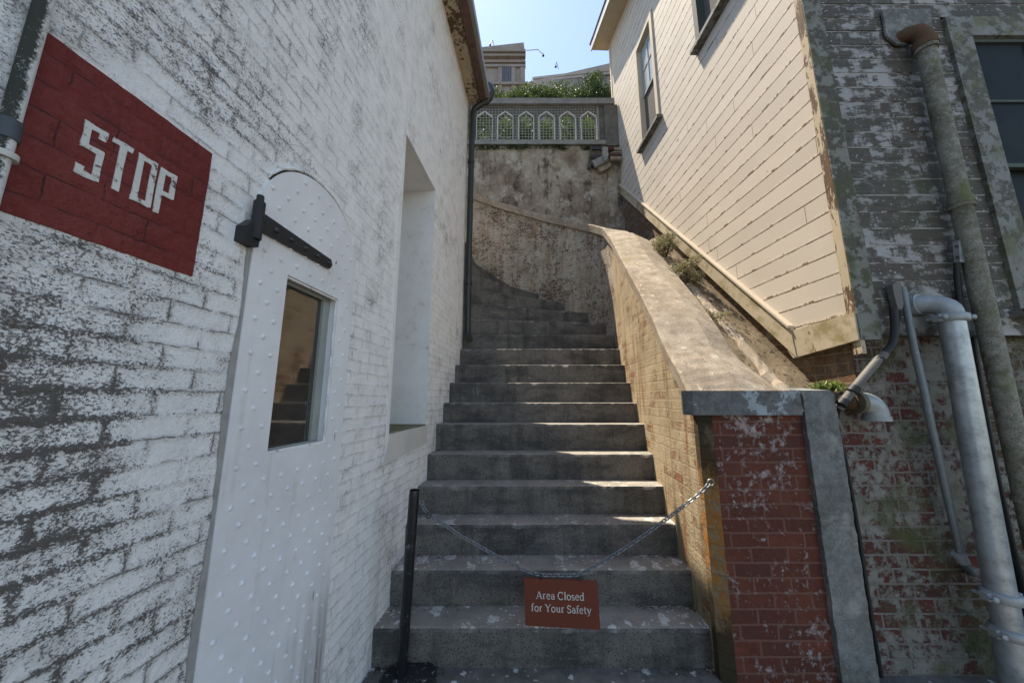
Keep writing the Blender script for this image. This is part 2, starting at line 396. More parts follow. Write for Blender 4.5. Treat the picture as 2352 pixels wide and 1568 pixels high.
WHITE = painted_brick('limewashed brick', (.82, .815, .80), (.06, .051, .044))
REDP = painted_brick('red sign paint on brick', (.175, .024, .02), (.01, .005, .005), True)
LETTER = peeled('worn white lettering', (.66, .66, .62), (.22, .13, .12), .43, sc=45.0, bs=.5)
DOORP = N('white door paint')
def _door():
    m = DOORP; p = m.pos; Y = m.xyz(p, 'Y'); Z = m.xyz(p, 'Z')
    n1 = m.noise(p, 4.0, 5.0, .65); n2 = m.noise(p, 45.0, 4.0, .7)
    col = m.mix(m.thr(n1, .35, .7), (.72, .73, .74), (.63, .635, .64))
    st = m.noise(m.vec(p, (22, 22, 1.4)), 1.0, 4.0, .6)
    foot = m.mul(m.mul(m.thr(Z, .80, .42), m.thr(Y, 1.5, 1.72)), m.thr(st, .36, .6))
    col = m.mix(m.mul(foot, .75), col, (.16, .12, .095))
    col = m.mix(m.mul(m.thr(m.add(m.mul(st, .7), m.mul(n1, .3)), .57, .68), .4), col, (.42, .38, .33))
    scr = m.vor(m.vec(p, (26, 26, 3.4)), 1.0)
    col = m.mix(m.mul(m.thr(scr, .09, .05), m.thr(n1, .5, .56)), col, (.05, .045, .045))
    col = m.mix(m.mul(m.thr(n2, .66, .72), .3), col, (.3, .27, .25))
    m.out(col, m.rng(n1, .3, .7, .34, .5), m.bump(m.add(m.mul(n1, 1.5), m.mul(n2, .4)), .3, .006))
_door(); DOORP = DOORP.m
JOINT = plain('grey sealant', (.33, .32, .30), .8, var=.3, sc=20)
IRON = plain('black iron paint', (.012, .012, .013), .38, var=.4, sc=40, bs=.8, spec=.5)
BOLT = plain('worn black bolt', (.02, .02, .02), .3, var=.4, sc=40, bs=.4, spec=.6)
MOSS = stone('mossy sill', (.12, .13, .06), (.2, .19, .13), (.05, .06, .02), sc=2.0, dk=.6)
SILLW = peeled('stained sill face', (.60, .58, .55), (.3, .27, .22), .40, grain=(3, 3, .6), sc=5)
REVEAL = plain('smooth white reveal', (.74, .735, .72), .6, var=.12, sc=5, bs=.4, dirt=(.3, .27, .22), dk=.45, dlo=.57, dhi=.68)
SOFFIT = peeled('flaking soffit paint', (.50, .42, .29), (.16, .10, .06), .46, sc=16, bs=.7)
FASCIA = plain('brown fascia', (.16, .10, .08), .7, var=.5, sc=18, bs=.5, dirt=(.03, .02, .015))
GUTTER = plain('grey gutter', (.3, .3, .3), .5, var=.25, sc=9)
DOWNP = plain('dark green drainpipe', (.018, .026, .024), .38, var=.4, sc=25, bs=.4, dirt=(.09, .09, .085), dk=.6, dlo=.6, dhi=.68, spec=.5)
STEP = step_mat()
GROUND = stone('landing concrete', (.2, .185, .165), (.12, .115, .105), (.07, .065, .06), droppings=.8)
SIDEB = plaster_brick('limewashed stair brick', .2, .075, (.52, .415, .275), ((.34, .15, .075), (.42, .29, .165)), .60, (.30, .22, .115), mort=(.27, .20, .125), streak=.7, green=.2, bumpd=.03)
CURVB = plaster_brick('flaked coat on brick', .17, .058, (.50, .435, .345), ((.19, .10, .06), (.10, .062, .038)), .552, (.20, .155, .10), mort=(.38, .335, .27), streak=.5, bumpd=.03, rough_coat=True)
COPE = stone('coping concrete', (.40, .335, .26), (.27, .215, .16), (.20, .15, .105), dk=.55, lichen=(.25, .215, .11), spk=.7, droppings=.8, bs=1.0, blotch=.8)
CAPF = peeled('flaking cap paint', (.30, .34, .36), (.15, .15, .145), .56, sc=7, bs=.8)
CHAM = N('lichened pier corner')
def _cham():
    m = CHAM; p = m.pos; Z = m.xyz(p, 'Z')
    n1 = m.noise(m.vec(p, (1, 1, .6)), 5.0, 5.0, .7); n2 = m.noise(p, 30.0, 5.0, .7); fac, _ = m.brick(m.warp(m.uv, 20.0, .02), .2, .08, .007, .3)
    col = m.mix(m.thr(n2, .35, .65), (.30, .225, .135), (.16, .11, .06))
    lo = m.math('ABSOLUTE', m.sub(Z, .78))
    o = m.mul(m.thr(m.add(m.sub(.62, m.mul(lo, .75)), m.sub(n1, .5)), .14, .42), m.thr(m.add(m.mul(n2, .6), m.mul(n1, .4)), .45, .55))
    col = m.mix(o, col, (.38, .15, .025))
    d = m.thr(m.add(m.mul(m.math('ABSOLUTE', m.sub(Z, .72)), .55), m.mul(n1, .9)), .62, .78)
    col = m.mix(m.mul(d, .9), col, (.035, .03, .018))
    m.out(col, .9, m.bump(m.add(m.mul(fac, -.8), n2), .9, .015))
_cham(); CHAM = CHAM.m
PIERB = plaster_brick('red pier brick', .215, .08, (.40, .34, .33), ((.15, .043, .026), (.075, .03, .02)), .425, (.22, .09, .075), mort=(.15, .075, .055), bumpd=.014, rough_coat=True)
STRIP = stone('grey render strip', (.20, .205, .20), (.13, .135, .13), (.075, .08, .065), sc=1.6, dk=.7, lichen=(.30, .30, .27), spk=.8, blotch=.6, bs=.8)
RBRICK = plaster_brick('salt stained brick', .22, .08, (.245, .235, .205), ((.13, .035, .028), (.05, .028, .02)), .51, (.15, .14, .11), mort=(.2, .18, .165), green=.95, bumpd=.018, rough_coat=True)
FOUND = plaster_brick('rubble foundation', .17, .07, (.30, .24, .17), ((.17, .09, .05), (.25, .17, .1)), .48, (.2, .15, .1), bumpd=.03)
DARKS = siding('weathered grey siding', (.32, .31, .295), (.10, .086, .068), 1.985, .125, .655, True)
BEIGE = siding('cream lapped siding', (.52, .455, .375), (.20, .12, .065), 1.985, .152, .2)
TRIM = peeled('dirty cream trim', (.46, .385, .27), (.17, .12, .065), .40, grain=(1, 1, .5), sc=6, moss=(.2, .16, .06))
TRIMC = peeled('cream trim', (.52, .44, .34), (.2, .13, .07), .30, sc=8)
CORN = peeled('peeling corner board', (.48, .39, .27), (.15, .085, .045), .50, grain=(2, 2, .5), sc=9, bs=.8)
MOSSB = peeled('mossy corner board', (.2, .2, .17), (.11, .10, .075), .5, sc=12, moss=(.065, .075, .03), bs=.6)
CASE = peeled('grey window casing', (.20, .205, .19), (.12, .115, .09), .50, sc=14, moss=(.11, .11, .055), bs=.5)
SASH = plain('sash paint', (.32, .34, .31), .6, var=.2, sc=9)
SASHD = plain('grimy sash', (.07, .085, .07), .7, var=.4, sc=20, dirt=(.16, .17, .14), dk=.7)
GLASS = glassmat('window glass', (.10, .115, .11), .03, .4)
GLASSL = glassmat('dusty upper glass', (.30, .31, .29), .1, .5)
GLASSD = glassmat('grimy dark glass', (.012, .015, .013), .3, .06, .05)
DGLASS = glassmat('door glass', (.03, .028, .025), .005, .15); DGLASS.node_tree.nodes['Principled BSDF'].inputs['IOR'].default_value = 1.75
RUSTP = stone('lichened iron pipe', (.26, .25, .215), (.165, .16, .125), (.085, .08, .05), sc=2.6, dk=.8, lichen=(.10, .11, .035), spk=.8, blotch=.7)
RUST = plain('rusty collar', (.125, .062, .034), .85, var=.5, sc=25, bs=.7, dirt=(.09, .09, .04), dk=.8, dlo=.50, dhi=.60)
GALV = plain('galvanised steel', (.40, .44, .46), .36, metal=.45, var=.4, sc=11, bs=.25, dirt=(.15, .17, .165), dk=.65, spec=.5)
GALVD = plain('dull galvanised fitting', (.34, .37, .375), .5, metal=.25, var=.4, sc=16, bs=.3, dirt=(.4, .4, .38), dk=.5)
CABLE = plain('black cable', (.02, .02, .021), .55, var=.3, sc=20)
CONDG = plain('grey plastic conduit', (.13, .12, .11), .6, var=.35, sc=12, dirt=(.3, .28, .25), dk=.4)
RETW = N('stained retaining wall')
def _ret():
    m = RETW; p = m.pos; Z = m.xyz(p, 'Z')
    big = m.noise(m.vec(p, (1, 1, .8)), 1.9, 5.0, .68); mid = m.noise(p, 8.0, 6.0, .72); fine = m.noise(p, 60.0, 4.0, .7)
    st = m.noise(m.vec(p, (5, 5, .7)), 1.0, 5.0, .65)
    col = m.mix(m.thr(mid, .35, .65), (.40, .345, .265), (.27, .22, .16))
    col = m.mix(m.mul(m.thr(big, .42, .6), .8), col, (.12, .08, .05))
    col = m.mix(m.mul(m.thr(m.add(m.mul(st, .6), m.mul(m.noise(p, 5.0, 5.0, .75), .4)), .51, .58), .85), col, (.055, .043, .033))
    vein = m.thr(m.vor(m.warp(p, 9.0, .1), 6.0, 'DISTANCE_TO_EDGE'), .045, .01)
    col = m.mix(m.mul(m.mul(vein, m.thr(mid, .5, .62)), .35), col, (.42, .38, .32))
    col = m.mix(m.mul(m.thr(m.noise(m.vec(p, loc=(7, 2, 5)), 2.6, 6.0, .75), .53, .6), .85), col, (.43, .385, .315))
    col = m.mix(m.mul(m.thr(fine, .6, .7), .5), col, (.05, .04, .03))
    m.out(col, .95, m.bump(m.add(m.mul(mid, 1.0), m.mul(fine, .5)), .9, .02))
_ret(); RETW = RETW.m
BALU = stone('balustrade concrete', (.155, .145, .125), (.11, .10, .085), (.06, .06, .06), dk=.5, spk=.4)
BALUT = stone('balustrade rail concrete', (.27, .255, .23), (.20, .19, .17), (.11, .11, .11), dk=.4, spk=.3)
ARCHT = plain('pale arch trim', (.58, .57, .52), .8, var=.2, sc=12)
WIRE = plain('galvanised wire mesh', (.33, .34, .30), .6, var=.3)
LEAF1 = leafmat('ivy leaf', (.055, .10, .016), (.10, .15, .025), (.15, .19, .04))
LEAF2 = leafmat('dark shrub leaf', (.022, .042, .014), (.04, .07, .02), (.08, .11, .035))
LEAF5 = leafmat('clipped hedge leaf', (.035, .06, .014), (.06, .09, .02), (.11, .14, .04))
LEAF3 = leafmat('dry succulent leaf', (.21, .175, .12), (.165, .16, .10), (.34, .31, .22))
LEAF4 = leafmat('weed leaf', (.10, .15, .035), (.16, .2, .05), (.22, .24, .09))
TWIG = plain('brown twig', (.08, .055, .035), .9)
SOIL = stone('dusty bed soil', (.23, .175, .115), (.165, .125, .08), (.10, .075, .045), sc=2.5, dk=.6, spk=.7, droppings=.45, bs=1.0)
KERBM = stone('pale mortar kerb', (.36, .30, .235), (.27, .22, .16), (.25, .19, .13), sc=2.0, dk=.4, spk=.25, bs=1.0)
PRIS = stone('prison concrete', (.245, .23, .215), (.20, .185, .17), (.145, .13, .12), sc=.25, dk=.45, spk=.1)
PRISD = plain('barred window', (.07, .085, .12), .5, var=.3, sc=3)
SIGNB = plain('brown sign board', (.155, .038, .021), .5, var=.12, sc=6, bs=.05, dirt=(.12, .05, .03), dk=.3)
SIGNT = plain('white sign lettering', (.62, .58, .54), .5, var=.04)
CHAIN = plain('steel chain', (.22, .23, .24), .36, metal=.35, var=.4, sc=50)
POSTB = plain('chipped black post', (.01, .01, .011), .33, var=.3, sc=22, bs=.25, dirt=(.22, .22, .22), dk=.6, dlo=.585, dhi=.61, spec=.5)
POSTW = plain('spattered black base', (.02, .021, .022), .6, var=.4, sc=26, dirt=(.45, .45, .44), dk=.9, dlo=.575, dhi=.6)
ROOF = plain('dark roofing', (.07, .06, .055), .9, var=.4, sc=6)
LITTER = plain('dead leaf litter', (.09, .065, .04), .95, var=.5, sc=30)

# ------------------------------------------------------------------ the lie of the land
def struct(o): return tag(o, kind='structure')
struct(MB().box((-30, -30, -.3), (30, 6, 0)).build('ground', GROUND))
UT = at_y(1240, 338, 6.0).z                   # level of the terrace behind the balustrade
struct(MB().box((-30, 6.02, UT - .5), (30, 22, UT - .02)).build('upper_terrace', SOIL))
hb = MB()
hb.face([(-300, 21, UT - .1), (300, 21, UT - .1), (300, 30, UT + 6), (-300, 30, UT + 6)]); hb.face([(-300, 30, UT + 6), (300, 30, UT + 6), (300, 900, UT + 6), (-300, 900, UT + 6)])
hb.face([(-300, 29.9, -2), (300, 29.9, -2), (300, 900, -2), (-300, 900, -2)])
struct(hb.build('hillside', SOIL))
struct(MB().face([(-900, -900, -.35), (900, -900, -.35), (900, 900, -.35), (-900, 900, -.35)]).build('terrain', SOIL))

# ------------------------------------------------------------------ white brick building on the left
WD = Vector((71 / 786, 1, 0)).normalized()
WP = at_y(857, 1435.7, 2.3); WP.z = 0
WN = Vector((WD.y, -WD.x, 0))                  # out of the wall, towards the steps
def W(u, v):
    q = on(u, v, WP, WD); return q
def wp(Y, z, o=0.0):                           # point on the wall by depth, height, stand-off
    return WP + WD * ((Y - WP.y) / WD.y) + Vector((0, 0, z)) + WN * o
YC, ZE = 4.38, 5.94                            # far corner, eave height
bld = thing('white_brick_building', wp(1.5, 0), 'white limewashed brick building with riveted steel door and red STOP panel', 'building')
RY0, RY1, RZ0, RZ1 = 2.352, 3.09, 1.343, 3.642  # tall window recess
DY0, DY1 = 1.148, 1.797                         # door
GY0, GY1, GZ0, GZ1 = 1.321, 1.668, 1.373, 2.081 # door light
def holed(mb, y0, y1, z0, z1, holes, o=0.0):
    ys = sorted({y0, y1, *[h[i] for h in holes for i in (0, 1)]}); zs = sorted({z0, z1, *[h[i] for h in holes for i in (2, 3)]})
    for a, b in zip(ys, ys[1:]):
        for c, d in zip(zs, zs[1:]):
            cy, cz = (a + b) / 2, (c + d) / 2
            if any(h[0] < cy < h[1] and h[2] < cz < h[3] for h in holes): continue
            mb.face([wp(a, c, o), wp(a, d, o), wp(b, d, o), wp(b, c, o)])
wall = MB()
holed(wall, -4, YC, 0, ZE, [(RY0, RY1, RZ0, RZ1), (GY0 + .01, GY1 - .01, GZ0 + .01, GZ1 - .01)])
wall.face([wp(YC, 0), wp(YC, ZE), wp(YC, ZE, -4.5), wp(YC, 0, -4.5)])
wall.face([wp(-4, 0, -4.5), wp(-4, ZE, -4.5), wp(-4, ZE), wp(-4, 0)])
wall.face([wp(-4, 0, -4.5), wp(YC, 0, -4.5), wp(YC, ZE, -4.5), wp(-4, ZE, -4.5)])
wall.build('wall', WHITE, bld)
# recess: jambs, head, back, sill
RD = -.42
rc = MB()
rc.face([wp(RY1, RZ0), wp(RY1, RZ1), wp(RY1, RZ1, RD), wp(RY1, RZ0, RD)])
rc.face([wp(RY0, RZ0, RD), wp(RY0, RZ1, RD), wp(RY0, RZ1), wp(RY0, RZ0)])
rc.face([wp(RY0, RZ1, RD), wp(RY1, RZ1, RD), wp(RY1, RZ1), wp(RY0, RZ1)])
rc.face([wp(RY0, RZ0, RD), wp(RY1, RZ0, RD), wp(RY1, RZ1, RD), wp(RY0, RZ1, RD)])
rec = rc.build('window_recess', REVEAL, bld)
for k in range(1, 3):
    yy = RY0 + (RY1 - RY0) * k / 3
    MB().prism([wp(yy - .02, RZ0, RD + .002), wp(yy + .02, RZ0, RD + .002), wp(yy + .02, RZ1, RD + .002), wp(yy - .02, RZ1, RD + .002)], WN * .03).build('window_bar', SASH, rec)
MB().prism([wp(RY0 + .004, RZ0, .0), wp(RY1 - .004, RZ0, .0), wp(RY1 - .004, RZ0 + .012, .0), wp(RY0 + .004, RZ0 + .012, .0)], WN * RD).build('mossy_sill', MOSS, bld)
MB().prism([wp(RY0 - .07, RZ0 - .19, -.02), wp(RY1 + .0, RZ0 - .15, -.02), wp(RY1 + .0, RZ0 - .004, -.02), wp(RY0 - .0, RZ0 - .004, -.02)], WN * .032).build('sill_face', SILLW, bld)
# plaster band round the recess
pb = MB()
pb.prism([wp(RY0 - .045, RZ0 - .19), wp(RY0 - .002, RZ0 - .0), wp(RY0 - .002, RZ1 + .3), wp(RY0 - .045, RZ1 + .33)], WN * .006)
pb.build('plaster_band', REVEAL, bld)
# STOP panel
sp = [W(105, 75), W(484, 352), W(440, 635), W(5, 485)]
py0, py1, pz0, pz1 = .600, .965, 1.940, 2.350
pq = []
for (ya, za), (yb, zb) in (((py0, pz0), (py1, pz0)), ((py1, pz0), (py1, pz1)), ((py1, pz1), (py0, pz1)), ((py0, pz1), (py0, pz0))):
    for i in range(14): t = i / 14; pq.append(wp(ya + (yb - ya) * t + random.uniform(-.0013, .0013), za + (zb - za) * t + random.uniform(-.0013, .0013)))
stop = MB().prism(pq, WN * .004).build('stop_panel', REDP, bld)
tag(stop, 'dark red painted panel with white STOP')
def letter(quad, strokes, wid):
    q = [W(x / 1.9962, y / 1.9962) for x, y in quad]
    ya = (q[0].y + q[3].y) / 2; yb = (q[1].y + q[2].y) / 2; za = (q[2].z + q[3].z) / 2; zb = (q[0].z + q[1].z) / 2
    mb = MB(); w = wid
    for (x0, y0, x1, y1) in strokes:
        a0, a1 = min(x0, x1), max(x0, x1); b0, b1 = min(y0, y1), max(y0, y1); wy = w / (yb - ya); wz = w / (zb - za)
        if x0 == x1: a0, a1 = x0, x0 + wy
        else: b0, b1 = y0 - wz, y0
        j = lambda: random.uniform(-.0012, .0012)
        P = lambda a, b: wp(ya + (yb - ya) * a + j(), za + (zb - za) * b + j(), .004)
        n = 4; e = []
        for i in range(n + 1): e.append(P(a0 + (a1 - a0) * i / n, b0))
        e.append(P(a1, (b0 + b1) / 2))
        for i in range(n + 1): e.append(P(a1 - (a1 - a0) * i / n, b1))
        e.append(P(a0, (b0 + b1) / 2))
        mb.prism(e, WN * random.uniform(.0016, .0026))
    mb.build('letter', LETTER, stop)
LW = .0135
def fr(w, Wd): return 1 - w / Wd
letter([(380, 555), (478, 600), (430, 832), (330, 785)], [(0, 1, 1, 1), (0, .55, 0, 1), (0, .60, 1, .60), (.76, .0, .76, .60), (0, .085, 1, .085), (.74, .8, .74, 1), (0, 0, 0, .16)], LW)
letter([(505, 628), (605, 680), (560, 890), (470, 850)], [(0, 1, 1, 1), (.40, 0, .40, 1)], LW)
letter([(628, 703), (712, 745), (674, 952), (588, 908)], [(0, 1, 1, 1), (0, 0, 0, 1), (.76, 0, .76, 1), (0, .085, 1, .085)], LW)
letter([(725, 766), (803, 808), (765, 1005), (695, 968)], [(0, 1, 1, 1), (0, 0, 0, 1), (.74, .45, .74, 1), (0, .53, 1, .53)], LW)
# steel door: arched plate with a hole for its light
ym = (DY0 + DY1) / 2; rad = (DY1 - DY0) / 2; ZS = 2.27; DT = .009
arch = [(ym + rad * math.cos(R(a)), ZS + rad * .95 * math.sin(R(a))) for a in range(180, -1, -9)]
outl = [(DY0, 0.0), *arch, (DY1, 0.0)]
db = MB()
def dq(pts):
    db.prism([wp(y, z, .0) for y, z in pts], WN * DT)
left = [p for p in outl if p[0] <= GY0]; 
def topz(y):
    t = max(-1, min(1, (y - ym) / rad)); return ZS + rad * .95 * math.sqrt(1 - t * t)
def col(y0, y1, z0=None, z1=None, n=8):
    z0 = .002 if z0 is None else z0
    ys = [y0 + (y1 - y0) * i / n for i in range(n + 1)]
    up = [(y, topz(y)) for y in ys] if z1 is None else [(y, z1) for y in ys]
    db.face([wp(y, z, DT) for y, z in [(y0, z0)] + up + [(y1, z0)]])
col(DY0, GY0, n=14); col(GY1, DY1, n=10); col(GY0, GY1, 0.002, GZ0, 1); col(GY0, GY1, GZ1, None, 10)
for (y0, z0), (y1, z1) in zip(outl, outl[1:]): db.face([wp(y0, z0), wp(y0, z0, DT), wp(y1, z1, DT), wp(y1, z1)])
GD = -.055
for a, b in (((GY0, GZ0), (GY0, GZ1)), ((GY0, GZ1), (GY1, GZ1)), ((GY1, GZ1), (GY1, GZ0)), ((GY1, GZ0), (GY0, GZ0))):
    db.face([wp(a[0], a[1], DT), wp(b[0], b[1], DT), wp(b[0], b[1], GD), wp(a[0], a[1], GD)])
rv = db; row = 0; z = .05
while z < 2.62:
    y = DY0 + .045 + (.0425 if row % 2 else 0)
    while y < DY1 - .02:
        inw = GY0 - .03 < y < GY1 + .03 and GZ0 - .03 < z < GZ1 + .03
        if not inw and z < topz(y) - .03: rv.dome(wp(y + random.uniform(-.003, .003), z + random.uniform(-.003, .003), DT), WN, .0095, .0075)
        y += .085
    z += .065; row += 1
door = db.build('metal_door', DOORP, bld); tag(door, 'white riveted steel door with arched top')
gp_ = MB(); rg = MB()
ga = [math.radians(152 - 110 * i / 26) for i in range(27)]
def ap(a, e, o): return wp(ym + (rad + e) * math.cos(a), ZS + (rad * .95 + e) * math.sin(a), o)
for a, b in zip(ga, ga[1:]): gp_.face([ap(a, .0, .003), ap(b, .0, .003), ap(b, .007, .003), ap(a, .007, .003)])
gp_.build('painted_shadow_line', plain('painted gap shadow', (.03, .028, .026), .95), door)  # flat dark strip over the arch, the groove's shadow line painted in as colour
rg.tube([ap(a, .0125 + random.uniform(-.002, .003), .004) for a in ga], [.004] + [.007 + random.uniform(-.002, .002) for _ in ga[1:-1]] + [.004], 8); rg.build('plaster_lip', WHITE, door, smooth=True)
jt = MB()                                     # ragged sealant joint beside the door plate
zz = [0.01 + 2.2 * i / 60 for i in range(61)]
aw = [wp(DY0 + .001, q, .005) for q in zz]; bw = [wp(DY0 - .016 - .007 * math.sin(q * 9) - random.uniform(0, .006), q, .003) for q in zz]
for i in range(60): jt.face([aw[i], bw[i], bw[i + 1], aw[i + 1]])
jt.build('sealant_joint', JOINT, door)
wf = MB()
for a, b, c, d in ((GY0, GY1, GZ0, GZ0 + .014), (GY0, GY1, GZ1 - .02, GZ1), (GY0, GY0 + .02, GZ0 + .014, GZ1 - .02), (GY1 - .05, GY1, GZ0 + .014, GZ1 - .02)):
    wf.prism([wp(a + .001, c + .001, GD + .001), wp(b - .001, c + .001, GD + .001), wp(b - .001, d - .001, GD + .001), wp(a + .001, d - .001, GD + .001)], WN * .02)
wf.build('window_frame', SASH, door)
MB().face([wp(GY0, GZ0, GD + .008), wp(GY1, GZ0, GD + .008), wp(GY1, GZ1, GD + .008), wp(GY0, GZ1, GD + .008)][::-1]).build('window_pane', DGLASS, door)
# strap hinge
ha, hb_, hc, hd = W(590, 489), W(592, 534), W(746, 617), W(752, 598)
hz0, hz1 = ha.z, hd.z; hyA, hyB = ha.y, hd.y
st = MB().prism([wp(hyA - .01, hb_.z, DT + .004), wp(hyB - .01, hc.z, DT + .004), wp(hyB + .006, (hc.z + hd.z) / 2, DT + .004), wp(hyB - .006, hd.z, DT + .004), wp(hyA - .01, ha.z, DT + .004)], WN * .012)
strap = st.build('hinge_strap', IRON, door, bevel=.004)
for i in range(5):
    t = .16 + .78 * i / 4; q = wp(hyA + (hyB - hyA) * t, (ha.z + hb_.z) / 2 * (1 - t) + (hc.z + hd.z) / 2 * t, DT + .016); MB().dome(q, WN, .013 - .004 * t, .009).build('hinge_bolt', BOLT, door, smooth=True)
kp = [W(545, 562), W(588, 545), W(590, 470), W(563, 466)]
ky = hyA - .028
kn = MB().tube([wp(ky, hb_.z - .05, .034), wp(ky, ha.z + .025, .034)], .019, 12); kn.tube([wp(ky, ha.z + .025, .034), wp(ky, ha.z + .05, .034)], .012, 10)
kn.prism([wp(ky - .045, hb_.z - .075, -.01), wp(ky + .012, hb_.z - .075, -.01), wp(ky + .016, hb_.z - .01, -.01), wp(ky - .012, hb_.z + .02, -.01), wp(ky - .045, hb_.z - .02, -.01)], WN * .05)
kn.build('hinge_pintle', IRON, door, bevel=.004)
# eave
def eave(a, b, z0, z1): return MB().prism([wp(-4, z0, a), wp(-4, z0, b), wp(-4, z1, b), wp(-4, z1, a)], WD * ((YC + .02 + 4) / WD.y))
eave(-.1, .17, ZE, ZE + .05).build('soffit', SOFFIT, bld)
eave(.18, .27, ZE - .03, ZE + .09).build('fascia', FASCIA, bld, bevel=.02)
g = eave(.272, .325, ZE + .012, ZE + .13).build('gutter', GUTTER, bld, bevel=.01)
MB().prism([wp(-4, ZE + .1, .3), wp(-4, ZE + .14, .3), wp(-4, ZE + 1.6, -4.6), wp(-4, ZE + .1, -4.6)], WD * ((YC + 4) / WD.y)).build('roof', ROOF, bld)

# drainpipe at the far corner
dp = thing('drainpipe', wp(YC - .03, 2.3, .07), 'dark green drainpipe down the far corner of the white building', 'drainpipe')
DPY = YC - .02
MB().tube([wp(DPY, 2.42, .07), wp(DPY, 3.4, .065), wp(DPY, 4.6, .068), wp(DPY, ZE - .22, .07), wp(DPY + .01, ZE - .13, .09), wp(DPY + .02, ZE - .06, .17), wp(DPY + .02, ZE - .02, .27), wp(DPY + .02, ZE + .05, .33), wp(DPY + .02, ZE + .15, .36), wp(DPY + .02, ZE + .24, .34), wp(DPY + .02, ZE + .28, .3)], .042, 14).build('pipe', DOWNP, dp, smooth=True)
MB().tube([wp(DPY, 2.45, .07), wp(DPY - .01, 2.40, .075), wp(DPY - .06, 2.345, .1), wp(DPY - .09, 2.33, .115)], [.043, .046, .047, .048], 14).build('shoe', DOWNP, dp, smooth=True)
for q in (3.1, 4.9): MB().tube([wp(DPY, q, .067), wp(DPY, q + .05, .067)], .05, 14).build('bracket', DOWNP, dp, smooth=True)

# slim pipe at the left edge of the STOP panel
lp = thing('wall_pipe', wp(.565, 0, .03), 'white mould-streaked pipe running up beside the STOP panel', 'pipe')
LPY = .580
PIPEW = N('mouldy white pipe')
def _pw():
    m = PIPEW; p = m.pos; nx = m.xyz(m.g.outputs['Normal'], 'Y')
    n1 = m.noise(m.vec(p, (1, 1, .5)), 30.0, 5.0, .7); n2 = m.noise(p, 160.0, 4.0, .75); b_ = m.noise(m.vec(p, (1, 1, .25)), 6.0, 3.0, .6)
    k = m.add(m.add(m.mul(n1, .5), m.mul(n2, .5)), m.add(m.mul(m.sub(b_, .5), .5), m.rng(m.xyz(p, 'Y'), .572, .592, .22, -.1)))
    col = m.mix(m.thr(k, .5, .62), (.62, .63, .62), (.035, .04, .03))
    m.out(col, .7, m.bump(m.add(n1, n2), .5, .004))
_pw(); PIPEW = PIPEW.m
MB().tube([wp(LPY, 0, .015), wp(LPY, 6, .015)], .0135, 16).build('pipe', PIPEW, lp, smooth=True)
q1 = W(12, 355); q2 = W(12, 412)
MB().tube([wp(LPY, 2.075, .015), wp(LPY, 2.115, .015)], .0165, 16).build('coupling', plain('blue grey coupling', (.07, .085, .1), .5), lp, smooth=True)
MB().tube([wp(LPY, 2.035, .015), wp(LPY, 2.047, .015)], .021, 16).build('collar', ARCHT, lp, smooth=True)

# ------------------------------------------------------------------ steps
SP = [(857, 1435.7, 1633, 1447.6), (898, 1304, 1591, 1312.7), (930, 1200.8, 1557.6, 1206.4), (958, 1115, 1528, 1116.3), (980, 1041, 1504, 1043.7), (998, 973, 1482, 974),
      (1014, 924.6, 1464, 924.6), (1028, 879, 1451, 877.8), (1041.6, 838.5, 1436.5, 836.5), (1053.6, 801.6, 1424.6, 800), (1074, 769.5, 1414.6, 767.3)]
SX0, SDX = 1.195, .0915                       # face of the stair wall: x = SX0 + SDX*(Y-2.3)
sw = lambda Y: SX0 + SDX * (Y - 2.3)
wx = lambda Y: wp(Y, 0).x
stair = thing('stone_staircase', (0.2, 2.3, 0), 'steep grey concrete steps climbing between white and tan brick walls', 'staircase')
stepY, stepZ = [], []
for i, (u0, v0, u1, v1) in enumerate(SP):
    Y = 2.3 + .2185 * i; a = at_y(u0, v0, Y).z; b = at_y(u1, v1, Y).z
    stepY.append(Y); stepZ.append((a + b) / 2)
def rough_block(poly, z0, z1, name='step'):
    """solid step; the nosing line is cut into short lengths and worn unevenly"""
    mb = MB(); p, q = Vector((*poly[0], 0)), Vector((*poly[1], 0)); n = 64; chips = [(random.random(), random.uniform(.008, .03), random.uniform(.003, .009)) for _ in range(random.choice((1, 2, 3)))]
    nose = []
    for i in range(n + 1):
        r = p.lerp(q, i / n); k = (random.random() ** 3) * .004 + max([0] + [dp_ * max(0, 1 - ((i / n - c_) / w_) ** 2) for c_, w_, dp_ in chips])
        nose.append(Vector((r.x, r.y + k + .004, z1 - k - .003)))
    lo = [Vector((a.x, a.y + random.uniform(-.002, .002), z0)) for a in nose]
    ch = [Vector((a.x, a.y + .017, z1)) for a in nose]; rs = [Vector((a.x, (p.lerp(q, i / n)).y, a.z - .013 - (z1 - a.z))) for i, a in enumerate(nose)]
    for i in range(n):
        mb.face([lo[i], lo[i + 1], rs[i + 1], rs[i]]); mb.face([rs[i], rs[i + 1], nose[i + 1], nose[i]]); mb.face([nose[i], nose[i + 1], ch[i + 1], ch[i]])
    bk = [Vector((*c, z1)) for c in poly[2:]]
    mb.face(ch + bk)
    bl = [Vector((*c, z0)) for c in poly[2:]]
    mb.face([lo[n], bl[0], bk[0], ch[n], nose[n], rs[n]]); mb.face([lo[0], rs[0], nose[0], ch[0], bk[-1], bl[-1]])
    for i in range(len(bk) - 1): mb.face([bl[i], bl[i + 1], bk[i + 1], bk[i]])
    return mb.build(name, STEP, stair)
for i in range(11):
    Y = stepY[i]; Y2 = Y + .2185 + .06; z1 = stepZ[i]; z0 = (stepZ[i - 1] - .04) if i else -.03
    rough_block([(wx(Y) - .05, Y), (sw(Y) + .08, Y), (sw(Y2) + .08, Y2), (wx(Y2) - .05, Y2)], z0, z1)
